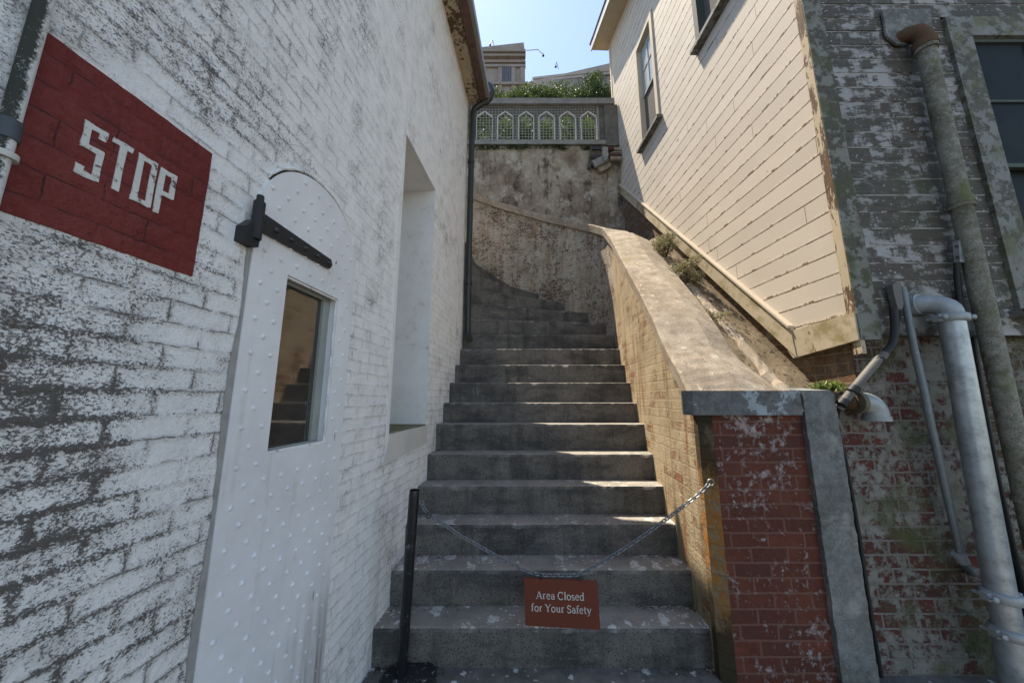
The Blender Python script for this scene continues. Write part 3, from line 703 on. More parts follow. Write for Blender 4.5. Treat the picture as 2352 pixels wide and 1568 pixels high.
RN = [(1.349, 4.737), (1.167, 5.023), (.853, 5.249), (.455, 5.5), (-.046, 5.68), (-.55, 5.80), (-1.05, 5.86), (-1.6, 5.88), (-2.2, 5.9)]
piv = Vector((-.66, 4.47))
for i in range(7):
    z1 = stepZ[10] + .222 * (i + 1); z0 = z1 - .26
    a = Vector(RN[i]); d = (a - piv).normalized(); b = Vector(RN[i + 1]); c = Vector(RN[i + 2])
    p0 = piv - d * .1 + Vector((0, .004 * i)); p1 = a + d * .14
    rough_block([tuple(p0), tuple(p1), tuple(b + (b - piv).normalized() * .14), tuple(c + (c - piv).normalized() * .13), (-.9, 4.75 + .05 * i)], z0, z1)

# ------------------------------------------------------------------ stair wall: brick face and coping along the steps, then round the bend
plan = [Vector((sw(2.125), 2.125, 0)), Vector((sw(2.2), 2.2, 0)), Vector((sw(2.5), 2.5, 0)), Vector((sw(3.0), 3.0, 0)), Vector((sw(3.5), 3.5, 0)), Vector((sw(4.0), 4.0, 0)), Vector((sw(4.35), 4.35, 0)), Vector((1.395, 4.56, 0))] + [Vector((x, y, 0)) for x, y in RN[:8]]
def catmull(P, n=10):
    out = []
    for i in range(len(P) - 1):
        p0 = P[max(i - 1, 0)]; p1 = P[i]; p2 = P[i + 1]; p3 = P[min(i + 2, len(P) - 1)]
        for k in range(n):
            t = k / n
            out.append(.5 * ((2 * p1) + (p2 - p0) * t + (2 * p0 - 5 * p1 + 4 * p2 - p3) * t * t + (3 * p1 - p0 - 3 * p2 + p3) * t ** 3))
    return out + [P[-1]]
PL = catmull(plan); SS = [0.0]
for a, b in zip(PL, PL[1:]): SS.append(SS[-1] + (b - a).length)
def nrm(i):
    t = (PL[min(i + 1, len(PL) - 1)] - PL[max(i - 1, 0)]).normalized(); return Vector((t.y, -t.x, 0))  # away from the steps
NR = [nrm(i) for i in range(len(PL))]
NR = [Vector((1, 0, 0)).lerp(n, max(0, min(1, (s_ - .25) / .5))).normalized() for n, s_ in zip(NR, SS)]   # square to the pier at the foot
OV = .035
def hit(u, v, off):                            # where a sight line crosses the (offset) plan line
    a, f, z = ray(u, v); best = None
    for i in range(len(PL) - 1):
        p = PL[i] + NR[i] * off; q = PL[i + 1] + NR[i + 1] * off
        f0 = p.x * f - p.y * a; f1 = q.x * f - q.y * a
        if f0 * f1 <= 0 and f0 != f1:
            t = f0 / (f0 - f1); y = p.y + (q.y - p.y) * t; return SS[i] + (SS[i + 1] - SS[i]) * t, CZ + z * y / f
    return None
cb = [(1583.4, 944.5), (1559.6, 889), (1527.8, 833), (1504, 769.8), (1468.4, 694.5), (1424.7, 611), (1403.7, 566.5), (1393, 553), (1386.2, 542.5), (1360, 533.8), (1312, 522.9), (1224.6, 501), (1143.8, 477), (1077, 453)]
ZB = sorted(h for h in (hit(u, v, -OV) for u, v in cb) if h)
def interp(T, s):
    if s <= T[0][0]: 
        (s0, z0), (s1, z1) = T[0], T[2]; return z0 + (s - s0) * (z1 - z0) / (s1 - s0)
    for (s0, z0), (s1, z1) in zip(T, T[1:]):
        if s <= s1: return z0 + (z1 - z0) * (s - s0) / (s1 - s0)
    (s0, z0), (s1, z1) = T[-3], T[-1]; return z1 + (s - s1) * (z1 - z0) / (s1 - s0)
def smooth(v, k=3):
    for _ in range(k): v = [v[0]] + [(v[i - 1] + 2 * v[i] + v[i + 1]) / 4 for i in range(1, len(v) - 1)] + [v[-1]]
    return v
CBZ = smooth([interp(ZB, s) for s in SS])      # underside of the coping
swall = thing('stair_wall', (sw(2.2), 2.2, 0), 'tan brick stair wall with pale coping, curving round the upper steps', 'wall')
I0 = next(i for i, p in enumerate(PL) if p.y > 2.24)
IS = next(i for i, p in enumerate(PL) if p.y > 4.42)
def wallface(i0, i1, mat, name):
    b = MB()
    for i in range(i0, i1):
        p, q = PL[i], PL[i + 1]
        rows = 6
        for k in range(rows):
            za = [-.1 + (CBZ[j] + .04 + .1) * kk / rows for j, kk in ((i, k), (i + 1, k), (i + 1, k + 1), (i, k + 1))]
            b.face([(p.x, p.y, za[0]), (p.x, p.y, za[3]), (q.x, q.y, za[2]), (q.x, q.y, za[1])], [(SS[i], za[0]), (SS[i], za[3]), (SS[i + 1], za[2]), (SS[i + 1], za[1])])
        o0, o1 = p + NR[i] * .33, q + NR[i + 1] * .33
        b.face([(o1.x, o1.y, -.1), (o1.x, o1.y, CBZ[i + 1] + .04), (o0.x, o0.y, CBZ[i] + .04), (o0.x, o0.y, -.1)])
    return b.build(name, mat, swall)
wallface(I0, IS, SIDEB, 'brick_face')
wallface(IS, len(PL) - 1, CURVB, 'curved_brick_face')
cp = MB(); secs = []
TK = .135
for i in range(len(PL)):
    p, n = PL[i], NR[i]; z = CBZ[i]; s = SS[i]
    wide = .30 + .02 * math.sin(s * 3)
    bend = max(0, min(1, (s - 2.5) / .5))
    ow = .50 + .24 * max(0, 1 - s / .55) ** 1.3; lo0 = max(0, at_y(1700, 953, 2.1).z + .03 - z); dn = -.25 if s > .7 else lo0 - .01
    if bend > 0: wide = .30 - .04 * bend; ow = .5 - .16 * bend
    j = lambda: random.uniform(-.004, .004)
    secs.append([p + n * a + Vector((0, 0, z + b)) for a, b in ((-OV, lo0), (-OV - .002, TK * .86 + j() * .5), (-OV + .018, TK + j() * .5), (wide * .5, TK + j()), (wide, TK - .005 + j()), (ow, max(TK - .11, lo0 + .005)), (ow + .02, dn), (.2, dn), (.2, lo0))])
for a, b in zip(secs, secs[1:]):
    m_ = len(a)
    for k in range(m_): cp.face([a[k], a[(k + 1) % m_], b[(k + 1) % m_], b[k]])
cp.face(secs[0][::-1]); cp.face(secs[-1])
coping = cp.build('coping', COPE, swall)
# pier at the foot
YP = 2.15
pier = MB()
PX0, PX1, PX2 = sw(2.2), 1.245, 1.80
ztop = at_y(1700, 953, 2.1).z
pb_ = MB().box((PX1, YP, -.05), (PX2 + .02, YP + .3, ztop + .05)).build('pier_face', PIERB, swall)
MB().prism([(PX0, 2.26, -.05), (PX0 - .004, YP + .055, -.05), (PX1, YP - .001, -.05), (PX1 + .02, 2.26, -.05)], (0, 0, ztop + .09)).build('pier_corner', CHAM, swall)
zc1 = at_y(1700, 896, 2.1).z
xl = at_y(1563, 897, 2.16).x; xf = at_y(1590, 897, 2.1).x
cpm = MB()
bp = [Vector((xl, 2.16, 0)), Vector((xl, 2.145, 0)), Vector((xf, 2.10, 0)), Vector((1.776, 2.105, 0)), Vector((1.776, 2.16, 0))]
lo_ = [p + Vector((0, 0, ztop)) for p in bp]; hi_ = [p + Vector((0, 0, zc1 - .002)) for p in bp]
cpm.face(lo_); cpm.face(hi_[::-1])
for i in range(5):
    j = (i + 1) % 5; cpm.face([lo_[i], lo_[j], hi_[j], hi_[i]][::-1])
bm = None
cap = cpm.build('pier_cap', CAPF, swall, bevel=.006)
strip = thing('concrete_strip', (1.9, 2.13, 0), 'grey rendered concrete strip between red brick pier and salt-stained brick wall', 'pillar')
n = 70; sm = MB(); L, Rr = [], []
for i in range(n + 1):
    z = -.03 + (zc1 + .03) * i / n; L.append((1.80 + .0015 * math.sin(i * .7) + random.uniform(-.003, .003), z)); Rr.append((2.0 + .0015 * math.sin(i * .9 + 2) + random.uniform(-.003, .003), z))
Rr[-1] = (1.975, zc1); L[-1] = (1.775, zc1)
for i in range(n):
    f = 2.118
    sm.face([(L[i][0], f, L[i][1]), (Rr[i][0], f, Rr[i][1]), (Rr[i + 1][0], f, Rr[i + 1][1]), (L[i + 1][0], f, L[i + 1][1])])
    sm.face([(L[i][0], 2.3, L[i][1]), (L[i][0], f, L[i][1]), (L[i + 1][0], f, L[i + 1][1]), (L[i + 1][0], 2.3, L[i + 1][1])])
    sm.face([(Rr[i][0], f, Rr[i][1]), (Rr[i][0], 2.3, Rr[i][1]), (Rr[i + 1][0], 2.3, Rr[i + 1][1]), (Rr[i + 1][0], f, Rr[i + 1][1])])
sm.face([(1.775, 2.118, zc1), (1.975, 2.118, zc1), (1.975, 2.3, zc1 + .02), (1.775, 2.3, zc1 + .02)])
sm.build('render_face', STRIP, strip)

# ------------------------------------------------------------------ clapboard building on the right
YD, XC, ZD = 2.16, 2.265, 1.985
BD = Vector((-26 / 786, 1, 0)).normalized(); BN = Vector((-BD.y, BD.x, 0)); BP = Vector((XC, YD, 0))
YF = 6.2
def bpnt(Y, z, o=0.0): return BP + BD * ((Y - YD) / BD.y) + Vector((0, 0, z)) + BN * o
B = lambda u, v: on(u, v, BP, BD)
house = thing('clapboard_house', (XC, YD, 0), 'cream lapped-board house with dark weathered front wall on a brick base', 'house')
dg = [B(1460, 452), B(1619, 583), B(1825, 754)]
dsl = (dg[0].z - dg[2].z) / (dg[0].y - dg[2].y)
diag = lambda Y: dg[2].z + (Y - dg[2].y) * dsl  # top line of the sloping skirt board
ETOP = lambda Y: 9.29 - .31 * (6.33 - Y)
ZR = 1.985
# window openings on the cream wall
w1a, w1b = B(1497.6, 24.8), B(1474, 351)
WIN1 = (w1a.y - .0, w1b.y - .04, B(1521, 263).z, w1a.z)
u0 = B(1605, 110); u1 = B(1690, 0)
WIN2 = (2.55, u0.y, u0.z - .06, u0.z + 1.6)
def boards(mb, P, y0, y1f, z0, z1f, pitch, holes, lap=.0025, ylo=None):
    k = 0
    while True:
        za = z0 + k * pitch; zb = za + pitch; k += 1
        if za > z1f: break
        a = y0; b = y1f
        if ylo: b = min(b, ylo((za + zb) / 2))
        if b <= a: continue
        cuts = [(a, b)]
        for (h0, h1, h2, h3) in holes:
            if zb > h2 and za < h3:
                nc = []
                for c, d in cuts:
                    if h0 > c: nc.append((c, min(d, h0)))
                    if h1 < d: nc.append((max(c, h1), d))
                cuts = [(c, d) for c, d in nc if d - c > 1e-4]
        for c, d in cuts:
            L = [c]
            while L[-1] < d: L.append(min(d, L[-1] + .4))
            for e, g2 in zip(L, L[1:]):
                mb.face([P(e, za, lap), P(g2, za, lap), P(g2, zb, .001), P(e, zb, .001)])
                mb.face([P(e, za, .0), P(g2, za, .0), P(g2, za, lap), P(e, za, lap)])
inv = lambda z: dg[2].y + (z - dg[2].z) / dsl + .06
bm_ = MB(); boards(bm_, bpnt, YD, YF, ZR, 9.4, .152, [WIN1, WIN2], ylo=inv)
bm_.build('cream_siding', BEIGE, house)
ds = MB(); DX1 = 7.0
wA = at_y(2153.7, 48.4, YD); wB = at_y(2339.6, 724, YD); wI = at_y(2219, 94, YD)
WIN3 = (wA.x + .02, wA.x + 1.25, wB.z + .03, wA.z)
dpnt = lambda X, z, o=0.0: Vector((X, YD - o, z))
boards(ds, dpnt, XC, DX1, ZD, 9.3, .125, [WIN3], lap=.007)
ds.build('grey_siding', DARKS, house)
# core behind the boards
core = MB()
cz = 9.3
core.face([bpnt(YD, ZD, -.06), bpnt(YF, 1.0, -.06), bpnt(YF, cz, -.06), bpnt(YD, cz, -.06)])
core.face([(XC + .06, YD + .06, ZD), (DX1, YD + .06, ZD), (DX1, YD + .06, cz), (XC + .06, YD + .06, cz)])
core.face([bpnt(YF, 0, .0), (DX1, YF, 0), (DX1, YF, cz), bpnt(YF, cz, .0)])
core.face([(DX1, YD, 0), (DX1, YF, 0), (DX1, YF, cz), (DX1, YD, cz)])
core.build('inner_wall', plain('sheathing', (.1, .09, .08), .9), house)
# corner boards
MB().prism([bpnt(YD - .012, ZD - .12, .016), bpnt(YD - .012, 9.3, .016), bpnt(YD + .045, 9.3, .016), bpnt(YD + .045, ZD - .12, .016)], -BN * .03).build('corner_board', CORN, house)
MB().prism([(XC - .014, YD - .02, ZD - .03), (XC + .125, YD - .02, ZD - .03), (XC + .125, YD - .02, 9.3), (XC - .014, YD - .02, 9.3)], (0, .03, 0)).build('mossy_corner_board', MOSSB, house)
MB().prism([bpnt(YF - .05, 2, .014), bpnt(YF - .05, 9.3, .014), bpnt(YF + .02, 9.3, .014), bpnt(YF + .02, 2, .014)], -BN * .05).build('far_corner_board', TRIMC, house)
# skirt boards
sb = MB(); a_, b_ = dg[2].y, YF
SKH = .185
sb.prism([bpnt(a_ - .02, diag(a_ - .02) - SKH - .03, .0), bpnt(b_, diag(b_) - SKH, .0), bpnt(b_, diag(b_), .0), bpnt(a_, diag(a_), .0)], BN * .035)
sb.build('sloping_skirt_board', TRIM, house, bevel=.003)
MB().prism([bpnt(a_, diag(a_) + .0, .0), bpnt(b_, diag(b_), .0), bpnt(b_, diag(b_) + .022, .0), bpnt(a_, diag(a_) + .022, .0)], BN * .055).build('skirt_ledge', TRIMC, house)
zl = B(1951, 722).z
MB().prism([bpnt(YD - .012, ZD - .03, .0), bpnt(YD - .012, zl, .0), bpnt(a_ - .005, diag(a_) - .02, .0), bpnt(a_ + .06, diag(a_) - .17, .0), bpnt(a_ + .02, diag(a_) - .235, .0)], BN * .028).build('level_skirt_board', TRIM, house, bevel=.003)
# eave
ev = MB(); e0, e1 = 1.0, YF + .22
OH = .32
ev.prism([bpnt(e0, ETOP(e0), -.05), bpnt(e0, ETOP(e0), OH), bpnt(e0, ETOP(e0) + .04, OH), bpnt(e0, ETOP(e0) + .04, -.05)], bpnt(e1, ETOP(e1)) - bpnt(e0, ETOP(e0)))
ev.build('soffit', TRIMC, house)
MB().prism([bpnt(e0, ETOP(e0) - .02, OH + .002), bpnt(e0, ETOP(e0) - .02, OH + .03), bpnt(e0, ETOP(e0) + .14, OH + .03), bpnt(e0, ETOP(e0) + .14, OH + .002)], bpnt(e1 + .01, ETOP(e1)) - bpnt(e0, ETOP(e0))).build('fascia', plain('pale fascia', (.5, .5, .5), .6), house)
rf = MB()
for k in range(26):
    t0 = e0 + (e1 + .03 - e0) * k / 26; t1 = e0 + (e1 + .03 - e0) * (k + 1) / 26; dz = random.uniform(0, .012)
    rf.prism([bpnt(t0, ETOP(t0) + .145 + dz, OH + .05), bpnt(t1, ETOP(t1) + .145 + dz, OH + .05), bpnt(t1, ETOP(t1) + .17 + dz, OH + .05), bpnt(t0, ETOP(t0) + .17 + dz, OH + .05)], -BN * (OH + 3) + Vector((0, 0, 1.1)))
rf.build('roof', ROOF, house)
# sash window builder on the cream wall: frame part with sash, panes, sill
def sash_window(P, y0, y1, z0, z1, name, rows, near_low=True, case=SASH, pane=GLASS, upper=GLASSL, depth=-.09, cw=.075, sill=True, lab=None, muntin=SASH, cols=2):
    f = MB()
    for a, b, c, d in ((y0, y0 + cw, z0, z1 - cw), (y1 - cw, y1, z0, z1 - cw), (y0, y1, z1 - cw + .001, z1)):
        f.prism([P(a, c, -.005), P(b, c, -.005), P(b, d, -.005), P(a, d, -.005)], P(0, 0, .03) - P(0, 0, -.005))
    i0, i1, j0, j1 = y0 + cw, y1 - cw, z0, z1 - cw
    q = lambda a, c: P(a, c, -.005); r = lambda a, c: P(a, c, depth - .03)
    for a, b in (((i0, j0), (i0, j1)), ((i0, j1), (i1, j1)), ((i1, j1), (i1, j0)), ((i1, j0), (i0, j0))):
        f.face([q(*a), q(*b), r(*b), r(*a)])
    fr_ = f.build(name, case, house)
    if lab: tag(fr_, lab)
    mid = (j0 + j1) / 2
    for s_, (a, b, dd, pm) in enumerate(((mid - .02, j1, depth + .035, upper), (j0, mid + .02, depth, pane))):
        t = MB(); th = .03; o = P(0, 0, .02) - P(0, 0, 0)
        bars = [(i0, i1, a, a + th), (i0, i1, b - th, b), (i0, i0 + th, a + th, b - th), (i1 - th, i1, a + th, b - th)]
        for k in range(1, cols):
            c = i0 + (i1 - i0) * k / cols; bars.append((c - .009, c + .009, a + th, b - th))
        for k in range(1, rows):
            c = a + (b - a) * k / rows; bars.append((i0 + th, i1 - th, c - .009, c + .009))
        for n_, (p0, p1, c0, c1) in enumerate(bars):
            e = .0 if n_ < 4 else .0012 * (n_ - 3)
            t.prism([P(p0, c0, dd - e), P(p1, c0, dd - e), P(p1, c1, dd - e), P(p0, c1, dd - e)], o)
        t.build('sash', muntin, fr_)
        MB().face([P(i0, a, dd + .006), P(i1, a, dd + .006), P(i1, b, dd + .006), P(i0, b, dd + .006)]).build('pane', pm, fr_)
    if sill:
        MB().prism([P(y0 - .05, z0 - .05, -.01), P(y1 + .05, z0 - .05, -.01), P(y1 + .05, z0 - .002, -.01), P(y0 - .05, z0 - .002, -.01)], P(0, 0, .085) - P(0, 0, -.01)).build('sill', CASE, fr_)
    return fr_
sash_window(bpnt, WIN1[0], WIN1[1], WIN1[2], WIN1[3], 'window', 2, case=TRIMC)
sash_window(bpnt, WIN2[0], WIN2[1], WIN2[2] + .06, WIN2[3], 'window', 2, case=SASHD, pane=GLASSD, upper=GLASSD, muntin=SASHD)
sash_window(dpnt, WIN3[0], WIN3[1], WIN3[2], WIN3[3], 'window', 2, case=CASE, pane=GLASSD, upper=GLASSD, depth=-.05, cw=.17, sill=True, muntin=SASHD, lab='mossy grey casing round dark grimy panes')
# brick base, front and up the slope
YB = 2.25
bf = MB(); bf.face([(1.9, YB, -.02), (DX1, YB, -.02), (DX1, YB, 1.62), (1.9, YB, 1.62)]); bf.face([(XC + .025, YB, 1.62), (DX1, YB, 1.62), (DX1, YB, ZD + .02), (XC + .025, YB, ZD + .02)])
bf.face([(1.9, YB, 1.62), (XC + .1, YB, 1.62), (XC + .1, YB + .2, 1.62), (1.9, YB + .2, 1.62)])
bf.face([(XC, YD - .01, ZD - .001), (DX1, YD - .01, ZD - .001), (DX1, YB + .05, ZD - .001), (XC, YB + .05, ZD - .001)])
bf.build('brick_base', RBRICK, house)
fd = MB()
for k in range(12):
    ya = YB - .0 + (YF - YB) * k / 12; yb_ = YB + (YF - YB) * (k + 1) / 12
    top = lambda y: (diag(y) - .1 if y > a_ else ZD + .01)
    fd.face([bpnt(ya, .3, -.025), bpnt(yb_, .3, -.025), bpnt(yb_, max(top(yb_), ZD), -.025), bpnt(ya, max(top(ya), ZD), -.025)])
fd.build('stone_footing', FOUND, house)

# ------------------------------------------------------------------ sloping bed between coping and house
bed = MB(); nY, nX = 44, 10; G = {}
OUT = sorted(((PL[i] + NR[i] * .2).y, (PL[i] + NR[i] * .2).x, CBZ[i]) for i in range(len(PL)))
def outer(Y, k): return interp([(o[0], o[k]) for o in OUT if o[0] > 0], Y)
bz = lambda Y: diag(min(4.75, max(Y, 2.55))) - SKH - .19 if Y > 2.55 else diag(2.55) - SKH - .19 - (2.55 - Y) * .75
def copz(Y):
    return min(((abs(PL[i].y - Y), CBZ[i]) for i in range(len(PL)) if SS[i] < 2.7))[1]
for i in range(nY + 1):
    Y = 2.26 + (5.99 - 2.26) * i / nY
    xa = outer(min(Y, 5.9), 1) ; xb = bpnt(Y, 0).x + .03
    za = outer(min(Y, 4.55), 2) - .05 - max(0, Y - 4.5) * .2
    for k in range(nX + 1):
        t = k / nX
        G[i, k] = Vector((xa + (xb - xa) * t, Y, za + (bz(Y) - za) * t + random.uniform(-.012, .012) * (0 < k < nX)))
for i in range(nY):
    for k in range(nX): bed.face([G[i, k], G[i, k + 1], G[i + 1, k + 1], G[i + 1, k]])
struct(bed.build('planting_bed', SOIL))
kb = MB(); KS = []
for i in range(46):
    Y = 2.3 + 2.1 * i / 45; x = bpnt(Y, 0).x - .30 + .1 * (i / 45) + random.uniform(-.01, .01); bw = .05 + random.uniform(-.012, .012)
    i_ = max(0, min(nY - 1, int((Y - 2.26) / (5.99 - 2.26) * nY))); t_ = (x - G[i_, 0].x) / (G[i_, nX].x - G[i_, 0].x); zb2 = G[i_, 0].z + (G[i_, nX].z - G[i_, 0].z) * t_ + (Y - G[i_, 0].y) * 1.0
    KS.append([Vector((x + a * bw, Y, zb2 + h + random.uniform(-.007, .007))) for a, h in ((-1.3, -.03), (-.9, .012), (-.3, .03), (.4, .026), (1, .008), (1.4, -.03))])
for a, b in zip(KS, KS[1:]):
    for k in range(5): kb.face([a[k], a[k + 1], b[k + 1], b[k]])
tag(kb.build('mortar_kerb', KERBM), 'pale lumpy mortar kerb running up the sloping bed', 'kerb')

# ------------------------------------------------------------------ retaining wall and balustrade at the back
YR = 6.0
zt = at_y(1240, 336, YR).z
rw = MB()
for i in range(24):
    for k in range(10):
        x0 = -6 + 8.6 * i / 24; x1 = -6 + 8.6 * (i + 1) / 24; z0 = 1 + (zt - 1) * k / 10; z1 = 1 + (zt - 1) * (k + 1) / 10
        rw.face([(x0, YR, z0), (x1, YR, z0), (x1, YR, z1), (x0, YR, z1)])
rw.face([(-6, YR, zt), (2.6, YR, zt), (2.6, YR + .3, zt), (-6, YR + .3, zt)])
tag(rw.build('retaining_wall', RETW), 'stained flaking retaining wall below the arched balustrade', 'wall')
def c3(X, Y_): return (995.6 + X / 2.8, Y_ / 2.8)
def bal(X, Y_, Yp=YR): return at_y(*c3(X, Y_), Yp)
balu = thing('balustrade', bal(660, 940), 'grey concrete balustrade with six pointed arch openings and wire mesh', 'balustrade')
def slab(x0, y0, x1, y1, ya, yb, name, mat, bevel=.006):
    a = bal(x0, y1); b = bal(x1, y0)
    return MB().box((a.x, YR + ya, a.z), (b.x, YR + yb, b.z)).build(name, mat, balu, bevel=bevel)
slab(-600, 647, 1158, 682, -.06, .22, 'top_rail', BALUT)
slab(-600, 912, 1104, 938, -.05, .2, 'bottom_rail', BALUT)
slab(1106, 683, 1190, 944, -.035, .2, 'pilaster', BALU)
slab(236, 683, 272, 911, -.035, .15, 'pilaster', BALU)
# panel pierced by arches
pn = MB(); ops = [(280, 380), (412, 512), (546, 644), (677, 775), (811, 910), (945, 1045)]
ztop_, zbot, zsp, zap = bal(0, 683).z, bal(0, 911).z, bal(0, 752).z, bal(0, 718).z
zob = bal(0, 897).z
xs = [bal(272, 0 + 700).x]
f0, f1 = YR + .02, YR + .1
def pbox(x0, x1, z0, z1): pn.box((x0, f0, z0), (x1, f1, z1))
edges = [bal(268, 700).x] + [v for o in ops for v in (bal(o[0], 700).x, bal(o[1], 700).x)] + [bal(1108, 700).x]
for i in range(0, len(edges), 2): pbox(edges[i], edges[i + 1], zob, zap)
pbox(edges[0], edges[-1], zap, ztop_ + .01); pbox(edges[0], edges[-1], zbot - .01, zob)
for o in ops:
    a, b = bal(o[0], 700).x, bal(o[1], 700).x; m_ = (a + b) / 2
    pn.prism([(a, f0 + .001, zsp), (a, f0 + .001, zap), (m_, f0 + .001, zap)], (0, .07, 0)); pn.prism([(b, f0 + .001, zsp), (m_, f0 + .001, zap), (b, f0 + .001, zap)], (0, .07, 0))
pn.build('pierced_panel', BALU, balu)
for o in ops:
    a, b = bal(o[0], 700).x, bal(o[1], 700).x; m_ = (a + b) / 2; t = MB(); w = .022
    P = [(a, zob), (a, zsp), (m_, zap), (b, zsp), (b, zob)]
    for (xa, za), (xb, zb) in zip(P, P[1:]):
        dia = abs(xa - xb) > .001
        t.bar((xa, f0 - .006, za), (xb, f0 - .006, zb), .022, (.04 if dia else .016), up=(0, 1, 0) if not dia else (0, 1, 0))
    t.build('arch_trim', ARCHT, balu)
wm = MB(); x0, x1 = bal(283, 700).x, bal(1050, 700).x
nx, nz = 40, 12
for i in range(nx + 1):
    x = x0 + (x1 - x0) * i / nx; wm.box((x - .004, f0 - .014, zob), (x + .004, f0 - .006, ztop_ - .01))
for k in range(nz + 1):
    z = zob + (ztop_ - .01 - zob) * k / nz; wm.box((x0, f0 - .0155, z - .004), (x1, f0 - .0075, z + .004))
wm.build('wire_mesh', WIRE, balu)
MB().box((x1, f0 - .03, zbot), (x1 + .03, f0 - .001, ztop_)).build('edge_batten', BALUT, balu)

# pipes and bracket below the right end of the balustrade
def c7(X, Y_): return ((1700 + X / 7.84) / 1.2857, (400 + Y_ / 7.84) / 1.2857)
def q7(X, Y_, o=.12): return at_y(*c7(X, Y_), YR - o)
br = thing('wall_bracket', q7(560, 600, 0), 'pale two-armed metal bracket bolted under the right end of the balustrade', 'bracket')
MB().bar(q7(675, 290, .16), q7(685, 520, .16), .11, .05, up=(0, 1, 0)).build('upper_arm', BALUT, br, bevel=.012)
MB().bar(q7(720, 530, .12), q7(420, 680, .12), .15, .06, up=(0, 1, 0)).build('lower_arm', BALUT, br, bevel=.012)
MB().tube([q7(690, 525, .22), q7(690, 525, .1)], .04, 12).build('pivot', GALVD, br, smooth=True)
MB().prism([q7(350, 260, .1), q7(640, 270, .1), q7(620, 470, .1), q7(400, 600, .1), q7(330, 740, .1), q7(290, 700, .1), q7(320, 480, .1)], (0, .095, 0)).build('bracket_plate', plain('rusted plate', (.13, .10, .07), .8, var=.5, sc=14, dirt=(.03, .03, .03)), br, bevel=.01)
for a, b in ((380, 300), (345, 500)):
    MB().bar(q7(a, b, .11), q7(620, b + 5, .11), .07, .03, up=(0, 1, 0)).build('dark_slot', IRON, br, bevel=.01)
rk = MB(); 
MB().prism([q7(430, 750, .1), q7(800, 610, .1), q7(835, 700, .1), q7(700, 790, .1), q7(560, 830, .1)], (0, .12, 0)).build('mortar_lump', RETW, br, bevel=.03)
for z_, r_, xA in ((330, .027, 730), (395, .015, 820), (455, .02, 740), (545, .047, 790)):
    pt = thing('wall_stub_pipe', q7(xA, z_), {330: 'uppermost short stained pipe running from the bracket to the house', 395: 'thinnest short pipe, second of the stack beside the bracket', 455: 'rusty short pipe, third of the stack beside the bracket', 545: 'thickest and lowest cream pipe between bracket and house'}[z_], 'pipe', 'short pipes beside the bracket')
    e = q7(xA, z_); f_ = bpnt(e.y, e.z); f_.z = e.z
    MB().tube([e, (f_.x + .02, e.y, e.z)], r_, 12).build('pipe', plain('stained pipe %d' % z_, (.33, .27, .2) if z_ != 455 else (.12, .06, .04), .7, var=.5, sc=11, dirt=(.1, .05, .03)), pt, smooth=True)
    if z_ == 330: MB().tube([e, e + Vector((.12, 0, 0))], .05, 12).build('collar', plain('dark red collar', (.06, .02, .015), .7), pt, smooth=True)

# ------------------------------------------------------------------ pipes on the right
def s5(X, Y_): return (1788.9 + X / 2.0156, Y_ / 2.0156)
def s6(X, Y_): return (1477.8 + X / 1.6575, 622.2 + Y_ / 1.6575)
YQ = YD - .085
rp = thing('rusty_drainpipe', at_y(2110, 85, YD), 'thick lichen-covered old iron drainpipe with rusty top elbow beside the window', 'drainpipe')
t0, t1 = at_y(*s5(683, 240), YQ), at_y(*s5(967, 1500), YQ)
ax = (t1 - t0); bot = t0 + ax * ((-.0 - t0.z) / ax.z)
tp = t0 - ax.normalized() * .13
MB().tube([t0 + Vector((-.0, 0, 0)), t0 + ax * .5, t1, bot], .05, 22).build('pipe', RUSTP, rp, smooth=True)
el = [tp + Vector((-.075, .085, .075)), tp + Vector((-.055, .045, .07)), tp + Vector((-.025, .012, .05)), tp, t0]
MB().tube(el, [.052, .054, .056, .056, .053], 20).build('elbow', RUST, rp, smooth=True)
MB().tube([t0 - ax.normalized() * .085, t0 - ax.normalized() * .03], .066, 22).build('collar', RUST, rp, smooth=True); MB().tube([t0 - ax.normalized() * .03, t0 + ax.normalized() * .0], .061, 22).build('collar', RUSTP, rp, smooth=True)
for yy in (985,):
    c = t0 + ax * ((yy - 240) / 1260)
    for k, r_ in ((-.04, .057), (-.012, .062), (.016, .06)): MB().tube([c + ax.normalized() * k, c + ax.normalized() * (k + .026)], r_, 22).build('collar', RUSTP, rp, smooth=True)
c = at_y(*s6(1440, 880), YQ); c = t0 + ax * ((c.z - t0.z) / ax.z)
MB().tube([c, c - ax.normalized() * .03], .06, 22).build('collar', RUSTP, rp, smooth=True)
pl_ = [at_y(*s5(x, y), YD - .014) for x, y in ((470, 55), (690, 50), (700, 130), (600, 215), (540, 215), (490, 175))]
MB().prism(pl_, (0, -.014, 0)).build('wall_plate', STRIP, rp)
# galvanised pipe
gp = thing('galvanised_pipe', at_y(*s6(1170, 165), YD), 'thick shiny galvanised pipe with bolted couplings standing before the brick wall', 'pipe')
YG = YD - .11
A_, B_ = at_y(*s6(1171, 180), YG), at_y(*s6(1362, 1235), YG)
gd = (B_ - A_).normalized()
MB().tube([A_, B_], .057, 26).build('pipe', GALV, gp, smooth=True)
Bq = at_y(*s6(1395, 1375), YG); 
MB().tube([B_, Bq], .056, 26).build('pipe', GALV, gp, smooth=True)
low = Bq + gd * ((-.0 - Bq.z) / gd.z)
MB().tube([Bq, low], .068, 26).build('pipe', GALV, gp, smooth=True)
top = A_ + Vector((0, 0, .04))
elb = []
for i in range(9):
    a = R(90) * i / 8; elb.append(top + Vector((-.16 + .16 * math.sin(a), .0, 0)) * 0 + Vector((-.085 * (1 - math.cos(a)), .11 * (1 - math.cos(a)), .075 * math.sin(a))))
